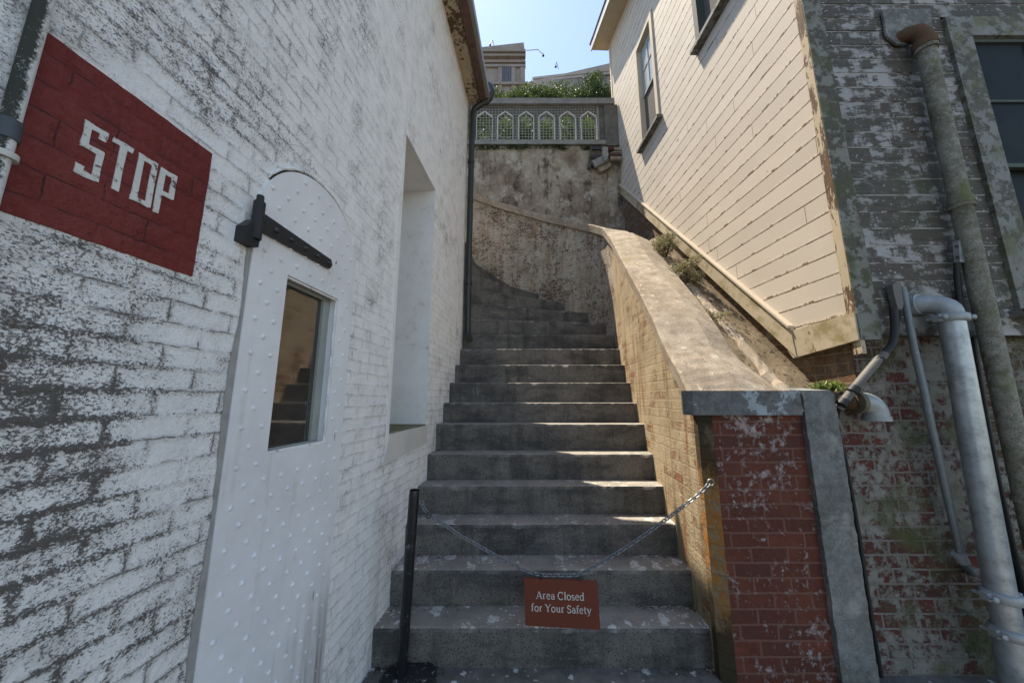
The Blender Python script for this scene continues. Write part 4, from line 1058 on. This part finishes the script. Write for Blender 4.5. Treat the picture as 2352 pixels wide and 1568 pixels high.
MB().tube([A_] + elb + [elb[-1] + Vector((-.03, .06, 0))], .058, 22).build('elbow', GALVD, gp, smooth=True)
MB().tube([elb[-1] + Vector((.01, -.03, 0)), elb[-1] + Vector((-.005, .02, 0))], .069, 22).build('elbow_rim', GALVD, gp, smooth=True)
for P_ in (A_, B_, Bq):
    fl = MB(); fl.tube([P_ - gd * .024, P_ - gd * .018, P_ + gd * .018, P_ + gd * .024], [.069, .076, .076, .069], 26)
    for sx in (-1, 1):
        sd_ = Vector((sx, 0, .0)); fl.bar(P_ + sd_ * .062, P_ + sd_ * .096, .036, .04, up=(0, 0, 1)); fl.tube([P_ + sd_ * .087 + Vector((0, -.042, 0)), P_ + sd_ * .087 + Vector((0, .05, 0))], .010, 8); fl.dome(P_ + sd_ * .087 + Vector((0, -.042, 0)), (0, -1, 0), .016, .01)
    fl.build('coupling', GALVD, gp, smooth=True)
# thin conduit
tc = thing('steel_conduit', at_y(*s6(985, 70), YD - .05), 'slim bent steel conduit between the cable head and the thick galvanised pipe', 'pipe')
MB().tube([at_y(*s6(x, y), YD - o) for x, y, o in ((985, 62, .05), (1030, 290, .05), (1072, 470, .055), (1085, 540, .05), (1150, 830, .02), (1210, 1085, -.02), (1222, 1120, -.02), (1255, 1150, -.09))], .0185, 14).build('pipe', plain('blue grey conduit steel', (.17, .2, .215), .45, metal=.2, var=.4, sc=14, dirt=(.3, .31, .31), dk=.5), tc, smooth=True)
MB().tube([at_y(*s6(1198, 1075), YD + .015), at_y(*s6(1216, 1105), YD + .02)], .03, 14).build('end_sleeve', GALVD, tc, smooth=True)
# service cable
sc_ = thing('service_cable', at_y(*s6(955, 60), YD - .05), 'thick grey conduit slanting down from a cable head to the concrete strip', 'cable')
MB().prism([at_y(*s6(x, y), YD - .03) for x, y in ((925, 60), (940, 48), (956, 52), (968, 130), (962, 152), (946, 150), (932, 95))], (0, -.035, 0)).build('cable_head', CONDG, sc_, bevel=.012)
MB().tube([at_y(*s6(x, y), YD - o) for x, y, o in ((952, 145, .06), (957, 200, .06), (955, 255, .06), (945, 285, .06), (915, 318, .06))], .021, 12).build('flex', CABLE, sc_, smooth=True)
MB().tube([at_y(*s6(x, y), YD - o) for x, y, o in ((918, 315, .06), (880, 355, .06), (800, 450, .05), (742, 525, .02))], .024, 14).build('conduit', CONDG, sc_, smooth=True)
for x, y in ((893, 340), (800, 450), (760, 500)):
    c = at_y(*s6(x, y), YD - .055); d_ = (at_y(*s6(742, 525), YD - .02) - at_y(*s6(918, 315), YD - .06)).normalized(); MB().tube([c - d_ * .02, c + d_ * .02], .029, 14).build('coupling', CABLE, sc_, smooth=True)
MB().tube([at_y(*s6(x, y), o) for x, y, o in ((742, 525, 2.14), (736, 570, 2.2), (748, 640, 2.235), (770, 720, 2.238), (785, 800, 2.238), (820, 1000, 2.238), (850, 1200, 2.238), (885, 1420, 2.238), (910, 1568, 2.238))], .011, 10).build('lead', CABLE, sc_, smooth=True)
# elbow on brick
ec = thing('pipe_elbow', at_y(*s6(880, 510), YB), 'grey iron pipe elbow poking out of the brick wall and turned down', 'pipe fitting')
c = at_y(*s6(887, 562), YB - .11); pth = [c, c + Vector((0, 0, .03))]
for i in range(1, 9):
    a = R(90) * i / 8; pth.append(c + Vector((-.07 * (1 - math.cos(a)), 0, .03 + .07 * math.sin(a))))
pth.append(pth[-1] + Vector((-.035, 0, 0)))
MB().tube(pth, .062, 22).build('bend', GALVD, ec, smooth=True)
MB().tube([c + Vector((0, 0, -.012)), c + Vector((0, 0, .016))], .069, 22).build('rim', GALVD, ec, smooth=True)
MB().tube([pth[-1] + Vector((-.012, 0, 0)), pth[-1] + Vector((.014, 0, 0))], .07, 22).build('rim', plain('rusty rim', (.17, .135, .09), .8, var=.5, sc=20), ec, smooth=True)
MB().tube([pth[-1] + Vector((-.01, 0, 0)), pth[-1] + Vector((-.05, .03, -.0)), pth[-1] + Vector((-.06, .14, 0))], .045, 16).build('stub', RUST, ec, smooth=True)
# shackle with cable
sh = thing('cable_clevis', at_y(*s5(822, 1160), YD), 'small bright steel clevis holding a dark cable left of the old drainpipe', 'clevis')
MB().prism([at_y(*s5(x, y), YD - .05) for x, y in ((805, 1120), (832, 1118), (846, 1205), (838, 1222), (812, 1220))], (0, -.03, 0)).build('clevis_body', GALV, sh, bevel=.008)
MB().tube([at_y(*s5(822, 1140), YD - .09), at_y(*s5(822, 1140), YD - .02)], .008, 8).build('clevis_pin', BOLT, sh, smooth=True)
MB().tube([at_y(*s5(822, 1190), YD - .09), at_y(*s5(826, 1190), YD - .02)], .008, 8).build('clevis_pin', BOLT, sh, smooth=True)
MB().tube([at_y(*s5(x, y), YD - o) for x, y, o in ((822, 1215, .06), (828, 1320, .04), (845, 1450, .03), (850, 1560, .02), (880, 1700, .01))], .0155, 10).build('cable', CABLE, sh, smooth=True)
bc_ = thing('black_cable', at_y(*s6(1240, 260), YD), 'dark cable hanging down the brick between the two thick pipes', 'cable')
MB().tube([at_y(*s6(x, y), YB - .04) for x, y in ((1225, 40), (1262, 330), (1300, 560), (1345, 800), (1400, 1050), (1440, 1200), (1500, 1500))], .02, 10).build('cable', CABLE, bc_, smooth=True)

# ------------------------------------------------------------------ post, chain and sign
pb0 = at_z(921.6, 1549, .03); pt1 = at_y(952, 1124, pb0.y)
post = thing('chain_post', (pb0.x, pb0.y, 0), 'chipped black metal post holding one end of the chain', 'post')
MB().tube([pb0, pb0.lerp(pt1, .5), pt1 - (pt1 - pb0).normalized() * .03], .031, 18).build('post', POSTB, post, smooth=True)
MB().tube([pt1 - (pt1 - pb0).normalized() * .03, pt1], [.031, .029], 18, cap=False).build('post_rim', POSTB, post, smooth=True)
MB().tube([(pb0.x + .045, pb0.y - .02, 0.001), (pb0.x + .045, pb0.y - .02, .022), (pb0.x + .045, pb0.y - .02, .03)], [.16, .16, .145], 28).build('base_plate', POSTW, post)
hk = at_y((1000 + 478 / 1.96) / 1.2857, (1300 + 358 / 1.96) / 1.2857, pb0.y - .0)
MB().torus(hk + Vector((.004, -.005, -.0)), (0, 1, .3), .014, .004, 14, 6).build('eye', CHAIN, post, smooth=True)
def c72(X, Y_, Yp): return at_y((1000 + X / 1.96) / 1.2857, (1300 + Y_ / 1.96) / 1.2857, Yp)
yS = pb0.y - .01
cpth = [(478, 362), (520, 425), (610, 485), (700, 548), (780, 592), (850, 632), (920, 672), (980, 702), (1070, 745), (1165, 775), (1275, 779), (1388, 774), (1470, 735), (1560, 682), (1680, 607), (1800, 525), (1880, 467), (1950, 415), (2020, 362), (2080, 315), (2145, 250)]
yE = YP - .02
CPt = [c72(x, y, yS + (yE - yS) * ((x - 478) / (2145 - 478))) for x, y in cpth]
CPs = catmull(CPt, 16)
chain = thing('steel_chain', CPs[len(CPs) // 2], 'sagging steel link chain strung from black post to brick pier', 'chain')
cm = MB(); acc = 0; pitch = .0225; k = 0; nxt = 0
for a, b in zip(CPs, CPs[1:]):
    L = (b - a).length; d_ = (b - a).normalized()
    while nxt <= acc + L:
        p = a + d_ * (nxt - acc); up = Vector((0, 1, .35)) if k % 2 else Vector((0, -.35, 1))
        cm.torus(p, up, .0095, .0036, 12, 6, stretch=(d_, 1.75)); nxt += pitch; k += 1
    acc += L
cm.build('links', CHAIN, chain, smooth=True)
ey = CPs[-1]
MB().torus(ey + Vector((.012, .005, .006)), (0, 1, 0), .018, .005, 14, 6).build('wall_eye', CHAIN, chain, smooth=True)
# carabiner on the chain
MB().torus(c72(522, 432, yS - .01), (0, 1, 0), .012, .0035, 14, 6, stretch=((.4, 0, 1), 1.5)).build('snap_hook', BOLT, chain, smooth=True)
yG = (CPt[10].y)
sg = [c72(x, y, yG - .004) for x, y in ((1072, 793), (1497, 812), (1516, 1095), (1080, 1070))]
sign = thing('closed_sign', (sg[0] + sg[1]) / 2, 'brown sign reading Area Closed for Your Safety hanging on the chain', 'sign')
MB().prism(sg, (0, .006, 0)).build('board', SIGNB, sign, bevel=.0008)
hk_ = MB()
for X in (1168, 1388):
    a = c72(X, 775, yG); b = c72(X, 812, yG)
    hk_ = MB(); hk_.torus((a + b) / 2 + Vector((0, 0, .0)), (1, .2, 0), .009, .0025, 14, 6, stretch=((0, 0, 1), 1.75)); hk_.build('hook', BOLT, sign, smooth=True)
def arc(cx, cy, rx, ry, a0, a1, n=12): return [(cx + rx * math.cos(R(a0 + (a1 - a0) * i / n)), cy + ry * math.sin(R(a0 + (a1 - a0) * i / n))) for i in range(n + 1)]
TKs, TN = .10, .05
def serif(x, y, w=.2): return ([(x - w / 2, y), (x + w / 2, y)], .045)
GL = {
 'A': (.66, [([(.07, .0), (.33, .7)], TN), ([(.33, .7), (.58, .0)], TKs), ([(.17, .25), (.48, .25)], TN), serif(.08, .02), serif(.58, .02, .24)]),
 'r': (.40, [([(.13, .0), (.13, .48)], TKs), ([(.04, .46), (.13, .46)], .045), (arc(.26, .30, .11, .17, 150, 55), .07), serif(.14, .02, .24)]),
 'e': (.46, [(arc(.23, .24, .17, .23, 5, 320), .075), ([(.06, .27), (.40, .27)], TN)]),
 'a': (.46, [(arc(.2, .34, .13, .13, 160, 0), .06), ([(.33, .36), (.33, .06), (.40, .02)], TKs), (arc(.19, .14, .13, .13, 60, 340), .07)]),
 'C': (.66, [(arc(.35, .35, .27, .34, 42, 318, 18), .085), ([(.56, .48), (.56, .68)], .045)]),
 'l': (.26, [([(.13, 0), (.13, .74)], TKs), ([(.04, .72), (.13, .72)], .045), serif(.13, .02, .22)]),
 'o': (.50, [(arc(.25, .24, .18, .23, 0, 360, 18), .08)]),
 's': (.38, [(arc(.18, .355, .11, .105, 30, 250, 10) + arc(.19, .125, .12, .115, 80, -150, 10), .075)]),
 'd': (.52, [(arc(.22, .24, .16, .23, 20, 340, 16), .075), ([(.39, .0), (.39, .74)], TKs), ([(.3, .72), (.39, .72)], .045), ([(.39, .02), (.48, .02)], .045)]),
 'f': (.32, [([(.13, 0), (.13, .58)], TKs), (arc(.25, .57, .12, .14, 180, 50), .07), ([(.03, .46), (.27, .46)], .045), serif(.13, .02, .22)]),
 'Y': (.62, [([(.08, .7), (.31, .32)], TKs), ([(.56, .7), (.31, .32)], TN), ([(.31, .34), (.31, 0)], TKs), serif(.09, .68, .22), serif(.56, .68, .18), serif(.31, .02, .24)]),
 'u': (.52, [([(.12, .47), (.12, .16)], TKs), (arc(.245, .16, .125, .13, 180, 330), .065), ([(.38, .47), (.38, .0)], TKs), ([(.03, .46), (.12, .46)], .045), ([(.3, .46), (.38, .46)], .045), ([(.38, .02), (.47, .02)], .045)]),
 'S': (.50, [(arc(.25, .52, .16, .16, 40, 250, 12) + arc(.24, .18, .17, .17, 80, -145, 12), .085), ([(.41, .52), (.41, .68)], .04), ([(.07, .04), (.07, .19)], .04)]),
 't': (.32, [([(.13, .62), (.13, .1)], .09), (arc(.22, .1, .09, .09, 180, 310), .06), ([(.03, .46), (.28, .46)], .045)]),
 'y': (.48, [([(.08, .47), (.26, .03)], TKs), ([(.42, .47), (.22, -.12), (.12, -.2), (.05, -.18)], TN), serif(.09, .46, .2), serif(.42, .46, .16)]),
 ' ': (.22, []),
}
def strokes(mb, text, org, ux, uy, em, nv):
    x = 0
    for ch in text:
        adv, ss = GL[ch]
        for pts, w in ss:
            n_ = len(pts)
            nr_ = []
            for i in range(n_):
                a = pts[max(i - 1, 0)]; b = pts[min(i + 1, n_ - 1)]; dx, dy = b[0] - a[0], b[1] - a[1]; l_ = math.hypot(dx, dy) or 1; nr_.append((-dy / l_ * w / 2, dx / l_ * w / 2))
            P = lambda q: org + ux * ((x + q[0]) * em) + uy * (q[1] * em) + nv
            for i in range(n_ - 1):
                p, q = pts[i], pts[i + 1]; a, b = nr_[i], nr_[i + 1]
                mb.face([P((p[0] + a[0], p[1] + a[1])), P((p[0] - a[0], p[1] - a[1])), P((q[0] - b[0], q[1] - b[1])), P((q[0] + b[0], q[1] + b[1]))])
        x += adv
    return x * em
ux = (sg[1] - sg[0]).normalized(); uy = (sg[0] - sg[3]).normalized(); nv = Vector((0, -.0012, 0))
bl = [c72(1142, 914, yG - .004), c72(1424, 925, yG - .004), c72(1114, 985, yG - .004), c72(1464, 1003, yG - .004)]
tot = lambda t: sum(GL[c][0] for c in t)
for t, a, b in (('Area Closed', bl[0], bl[1]), ('for Your Safety', bl[2], bl[3])):
    tm = MB(); strokes(tm, t, a, (b - a).normalized(), uy, (b - a).length / tot(t), nv); tm.build('lettering', SIGNT, sign)

# ------------------------------------------------------------------ plants
def leaves(mb, c, r, n, size, up=.3, flat=1.0):
    for _ in range(n):
        while True:
            d = Vector((random.uniform(-1, 1), random.uniform(-1, 1), random.uniform(-1, 1)))
            if .15 < d.length < 1: break
        d = d * (random.random() ** .2 / max(d.length, .5)) if random.random() < .7 else d
        p = Vector(c) + Vector((d.x * r[0], d.y * r[1], d.z * r[2]))
        nn = (d + Vector((random.gauss(0, .6), random.gauss(0, .6), random.gauss(0, .6) + up))).normalized()
        x = nn.orthogonal().normalized(); x = Matrix.Rotation(random.uniform(0, 6.28), 3, nn) @ x; y = nn.cross(x)
        s_ = size * random.uniform(.55, 1.25); w_ = s_ * random.uniform(.35, .5)
        b0 = p - x * s_ * .5; t_ = p + x * s_ * .5; m0 = p + nn * s_ * .12
        mb.face([b0, m0 + y * w_ * .5, t_, m0 - y * w_ * .5])
def shrub(c, r, blobs, n, size, mat, name, label, cat, group=None, stems=3, sm=TWIG):
    t = thing(name, (c[0], c[1], c[2] - r[2]), label, cat, group)
    mb = MB()
    for _ in range(blobs):
        o = Vector((random.uniform(-1, 1) * r[0] * .75, random.uniform(-1, 1) * r[1] * .75, random.uniform(-.6, .8) * r[2] * .75)); k = random.uniform(.3, .55)
        leaves(mb, Vector(c) + o, [q * k for q in r], n // blobs, size)
    mb.build('foliage', mat, t)
    sb_ = MB()
    for _ in range(stems):
        a = Vector((c[0] + random.uniform(-.2, .2) * r[0], c[1] + random.uniform(-.2, .2) * r[1], c[2] - r[2] * 1.05)); b = Vector(c) + Vector((random.uniform(-.7, .7) * r[0], random.uniform(-.7, .7) * r[1], random.uniform(-.2, .8) * r[2]))
        sb_.tube([a, a.lerp(b, .5) + Vector((0, 0, .1 * r[2])), b], [.09 * r[2], .06 * r[2], .03 * r[2]], 6)
    sb_.build('stems', sm, t)
    return t
def bedz(x, Y):
    i = max(0, min(nY - 1, int((Y - 2.26) / (5.99 - 2.26) * nY))); xa, xb = G[i, 0].x, G[i, nX].x; t = max(0, min(1, (x - xa) / (xb - xa))); return G[i, 0].z + (G[i, nX].z - G[i, 0].z) * t
def on_bed(u, v):                              # where the sight line meets the bed
    a, f, z = ray(u, v); Y = 2.2
    while Y < 5.9:
        if CZ + z * Y / f < bedz(a * Y / f, Y): break
        Y += .01
    return Vector((a * Y / f, Y, CZ + z * Y / f))
lab_s = ['upper dry grey-green shrub on the sloping bed beside the cream skirt board', 'middle dry shrub, densest clump on the sloping bed', 'small low leafy clump, lowest on the dusty slope']
for (u, v, r, n), lb in zip(((1518, 572, (.2, .42, .17), 3200), (1572, 636, (.19, .40, .18), 3600), (1634, 722, (.13, .13, .06), 620)), lab_s):
    c = on_bed(u, v + 14); shrub((c.x, c.y, c.z + r[2] * .4), r, 16, n, .033, LEAF3, 'slope_shrub', lb, 'shrub', 'shrubs on the sloping bed')
c = on_bed(1870, 885); c = Vector((2.06, 2.24, 1.66))
shrub((c.x, c.y, c.z), (.13, .07, .06), 7, 380, .035, LEAF4, 'weed', 'fresh green weed sprouting behind the pier cap', 'weed', 'weeds by the pier')
c = Vector((2.16, 2.235, 1.64)); shrub((c.x, c.y, c.z - .005), (.05, .04, .03), 3, 110, .022, LEAF4, 'weed', 'tiny weed beside the slanting conduit above the iron elbow', 'weed', 'weeds by the pier')
# greenery on the terrace
hcz = bal(600, 620).z
hd_ = thing('ivy_hedge', (0, 7.5, UT), 'bright green leafy hedge seen through and above the balustrade', 'hedge')
hm = MB()
for i in range(150):
    x = random.uniform(-1.3, 2.35); z = UT + .05 + random.random() * 1.55
    leaves(hm, (x, 6.75 + random.uniform(-.25, .3) + .1 * (z - UT), z), (.3, .22, .24), 120, .08)
hm.build('foliage', LEAF1, hd_)
sb_ = MB()
for i in range(14):
    x = -2 + 4.2 * i / 13; sb_.tube([(x, 7.4, UT - .02), (x + random.uniform(-.1, .1), 7.4, UT + .7), (x + random.uniform(-.2, .2), 7.45, UT + 1.3)], [.03, .022, .01], 6)
sb_.build('stems', TWIG, hd_)
def c3y(X, Y_, Yp): return at_y(*c3(X, Y_), Yp)
a = c3y(370, 640, 9.0); b = c3y(880, 570, 9.0)
up = thing('upper_hedge', ((a.x + b.x) / 2, 9, UT), 'clipped green hedge behind the balustrade rail below the prison', 'hedge')
um = MB()
for i in range(46):
    X = random.uniform(350, 930); Yp = 9 + random.uniform(-.3, .3); q = c3y(X, random.uniform(585, 720) - (15 if X > 500 else -10), Yp); leaves(um, q, (.28, .25, .22), 150, .085)
um.build('foliage', LEAF5, up)
s2 = MB()
for i in range(8): 
    q = c3y(380 + 70 * i, 640, 9.0); s2.tube([(q.x, 9.1, UT - .05), (q.x, 9.1, q.z)], [.03, .015], 6)
s2.build('stems', TWIG, up)
q = c3y(1020, 560, 8.6)
db_ = thing('dark_bush', (q.x, 8.6, UT), 'tall dark green bush beside the house behind the balustrade', 'bush')
dm = MB()
for i in range(60):
    X = random.gauss(1030, 75); lim = 490 + abs(X - 1050) * .8; Y_ = random.uniform(lim, 720)
    leaves(dm, c3y(X, Y_, 8.6 + random.uniform(-.5, .5)), (.24, .26, .22), 150, .075)
dm.build('foliage', LEAF2, db_)
s2 = MB()
for i in range(7):
    e = c3y(930 + 30 * i, 500 + random.uniform(0, 60), 8.6); s2.tube([(q.x + random.uniform(-.1, .1), 8.6, UT - .05), ((q.x + e.x) / 2, 8.6, (UT + e.z) / 2), e], [.05, .035, .012], 6)
s2.build('stems', TWIG, db_)
# trailing leaves under the balustrade
iv = MB()
for i in range(26):
    X = random.uniform(240, 1000); q = at_y(*c3(X, 941 + random.uniform(-2, 12)), YR - .03); leaves(iv, q, (.12, .04, .04), 34, .045)
ivt = tag(iv.build('creeper', LEAF2), 'thin fringe of creeper hanging under the balustrade', 'creeper')

# ------------------------------------------------------------------ prison block on the hill
YZ = 40.0
pr = thing('prison_building', tuple(c3y(450, 600, YZ)), 'tan concrete prison block on the hilltop with cornice and barred window', 'building')
def pbx(x0, y0, x1, y1, d0, d1, name, mat, par=None):
    a = c3y(x0, y1, YZ); b = c3y(x1, y0, YZ); return MB().box((a.x, YZ + d0, a.z), (b.x, YZ + d1, b.z)).build(name, mat, par or pr)
zb_ = UT + 5
a = c3y(-200, 700, YZ); b = c3y(588, 345, YZ)
MB().box((a.x, YZ, zb_), (b.x, YZ + 14, b.z)).build('tower_wall', PRIS, pr)
# parapet follows the roofline, a little higher to the right
p = [c3y(-200, 372, YZ), c3y(580, 286, YZ), c3y(588, 345, YZ), c3y(-200, 400, YZ)]
MB().prism([Vector((v.x, YZ - .25, v.z)) for v in p], (0, 14.4, 0)).build('parapet', PRIS, pr)
for y0, y1, d in ((350, 362, -.7), (366, 380, -.45), (404, 413, -.3), (424, 440, -.25)): pbx(-200, y0, 592, y1, d, .1, 'cornice', PRIS)
wd = pbx(443, 428, 500, 540, -.18, .05, 'window', PRISD)
for k in range(4): pbx(452 + 12 * k, 430, 454 + 12 * k, 539, -.22, -.185, 'bar', PRIS, wd)
for x0, x1 in ((415, 442), (501, 526), (560, 586)): pbx(x0, 442, x1, 620, -.2, .05, 'pilaster', PRIS)
pbx(-200, 541, 600, 556, -.35, .05, 'string_course', PRIS)
lw = MB(); t = [at_y(*c3(640, 468), 54.0) + Vector((0, 0, 1.2)), at_y(*c3(1300, 390), 38.0) + Vector((0, 0, .5))]
lw.prism([(t[0].x - 3, 54 + 3, zb_), (t[1].x, 38, zb_), (t[1].x, 38, t[1].z), (t[0].x - 3, 57, t[0].z - .6)], (3, 9, 0)); lw.build('long_wall', PRIS, pr)
for yy, o in ((500, .3), (520, .3)):
    s_ = [at_y(*c3(640, yy + 6), 53.8), at_y(*c3(1300, yy - 64), 37.8)]; MB().bar(s_[0], s_[1], .3, .35).build('string_course', PRIS, pr)
def rooflamp(pts, head, r, label):
    t = thing('roof_floodlight', tuple(c3y(*pts[0], YZ)), label, 'floodlight', 'floodlights on the prison roof')
    MB().tube([c3y(*q, YZ) for q in pts], .05, 6).build('pole', GALVD, t)
    h = c3y(*head, YZ); MB().tube([h + Vector((0, 0, .18)), h + Vector((0, 0, 0)), h - Vector((0, 0, .2))], [.05, .1, .17], 8).build('lamp_head', IRON, t)
rooflamp([(392, 306), (381, 262), (366, 280)], (364, 283), .2, 'hooked floodlight on a leaning pole at the left of the prison roof')
rooflamp([(598, 326), (672, 320), (704, 350)], (706, 353), .2, 'floodlight on a long level arm off the block corner')
rooflamp([(803, 445), (792, 400), (786, 420)], (786, 424), .2, 'short pole floodlight above the long prison wall')

# ------------------------------------------------------------------ litter on the steps
lm = MB()
for i in range(6):
    Y = stepY[i] if i < 6 else 0; zf = 0.004 if i == 0 else stepZ[i - 1] + .002
    for _ in range(150):
        t = random.random() ** 2.2; side = random.random()
        x = (sw(Y) - .02 - t * .5) if side < .62 else (wx(Y) + .03 + t * .5)
        y = Y - .004 - random.random() ** 2 * .06; s_ = random.uniform(.003, .011); a = random.uniform(0, 6.28)
        d1 = Vector((math.cos(a), math.sin(a), random.uniform(-.3, .3))) * s_; d2 = Vector((-math.sin(a), math.cos(a), random.uniform(-.2, .5))) * s_ * .5
        p = Vector((x, y, zf + random.uniform(.001, .008))); lm.face([p - d1, p + d2, p + d1, p - d2])
tag(lm.build('leaf_litter', LITTER), kind='stuff')

bl_ = MB()
for _ in range(700):
    i = random.randrange(0, 24); k = random.randrange(0, nX); a = G[i, k]; b = G[i + 1, k + 1]; t = random.random(); q = random.random()
    p = G[i, k] * (1 - t) * (1 - q) + G[i, k + 1] * t * (1 - q) + G[i + 1, k + 1] * t * q + G[i + 1, k] * (1 - t) * q + Vector((0, 0, .006))
    s_ = random.uniform(.005, .02); an = random.uniform(0, 6.28); d1 = Vector((math.cos(an), math.sin(an) * .7, math.sin(an) * .7)) * s_; d2 = Vector((-math.sin(an), math.cos(an) * .7, math.cos(an) * .7 + .3)) * s_ * random.uniform(.2, .5)
    bl_.face([p - d1, p + d2, p + d1, p - d2])
tag(bl_.build('slope_litter', LITTER), kind='stuff')
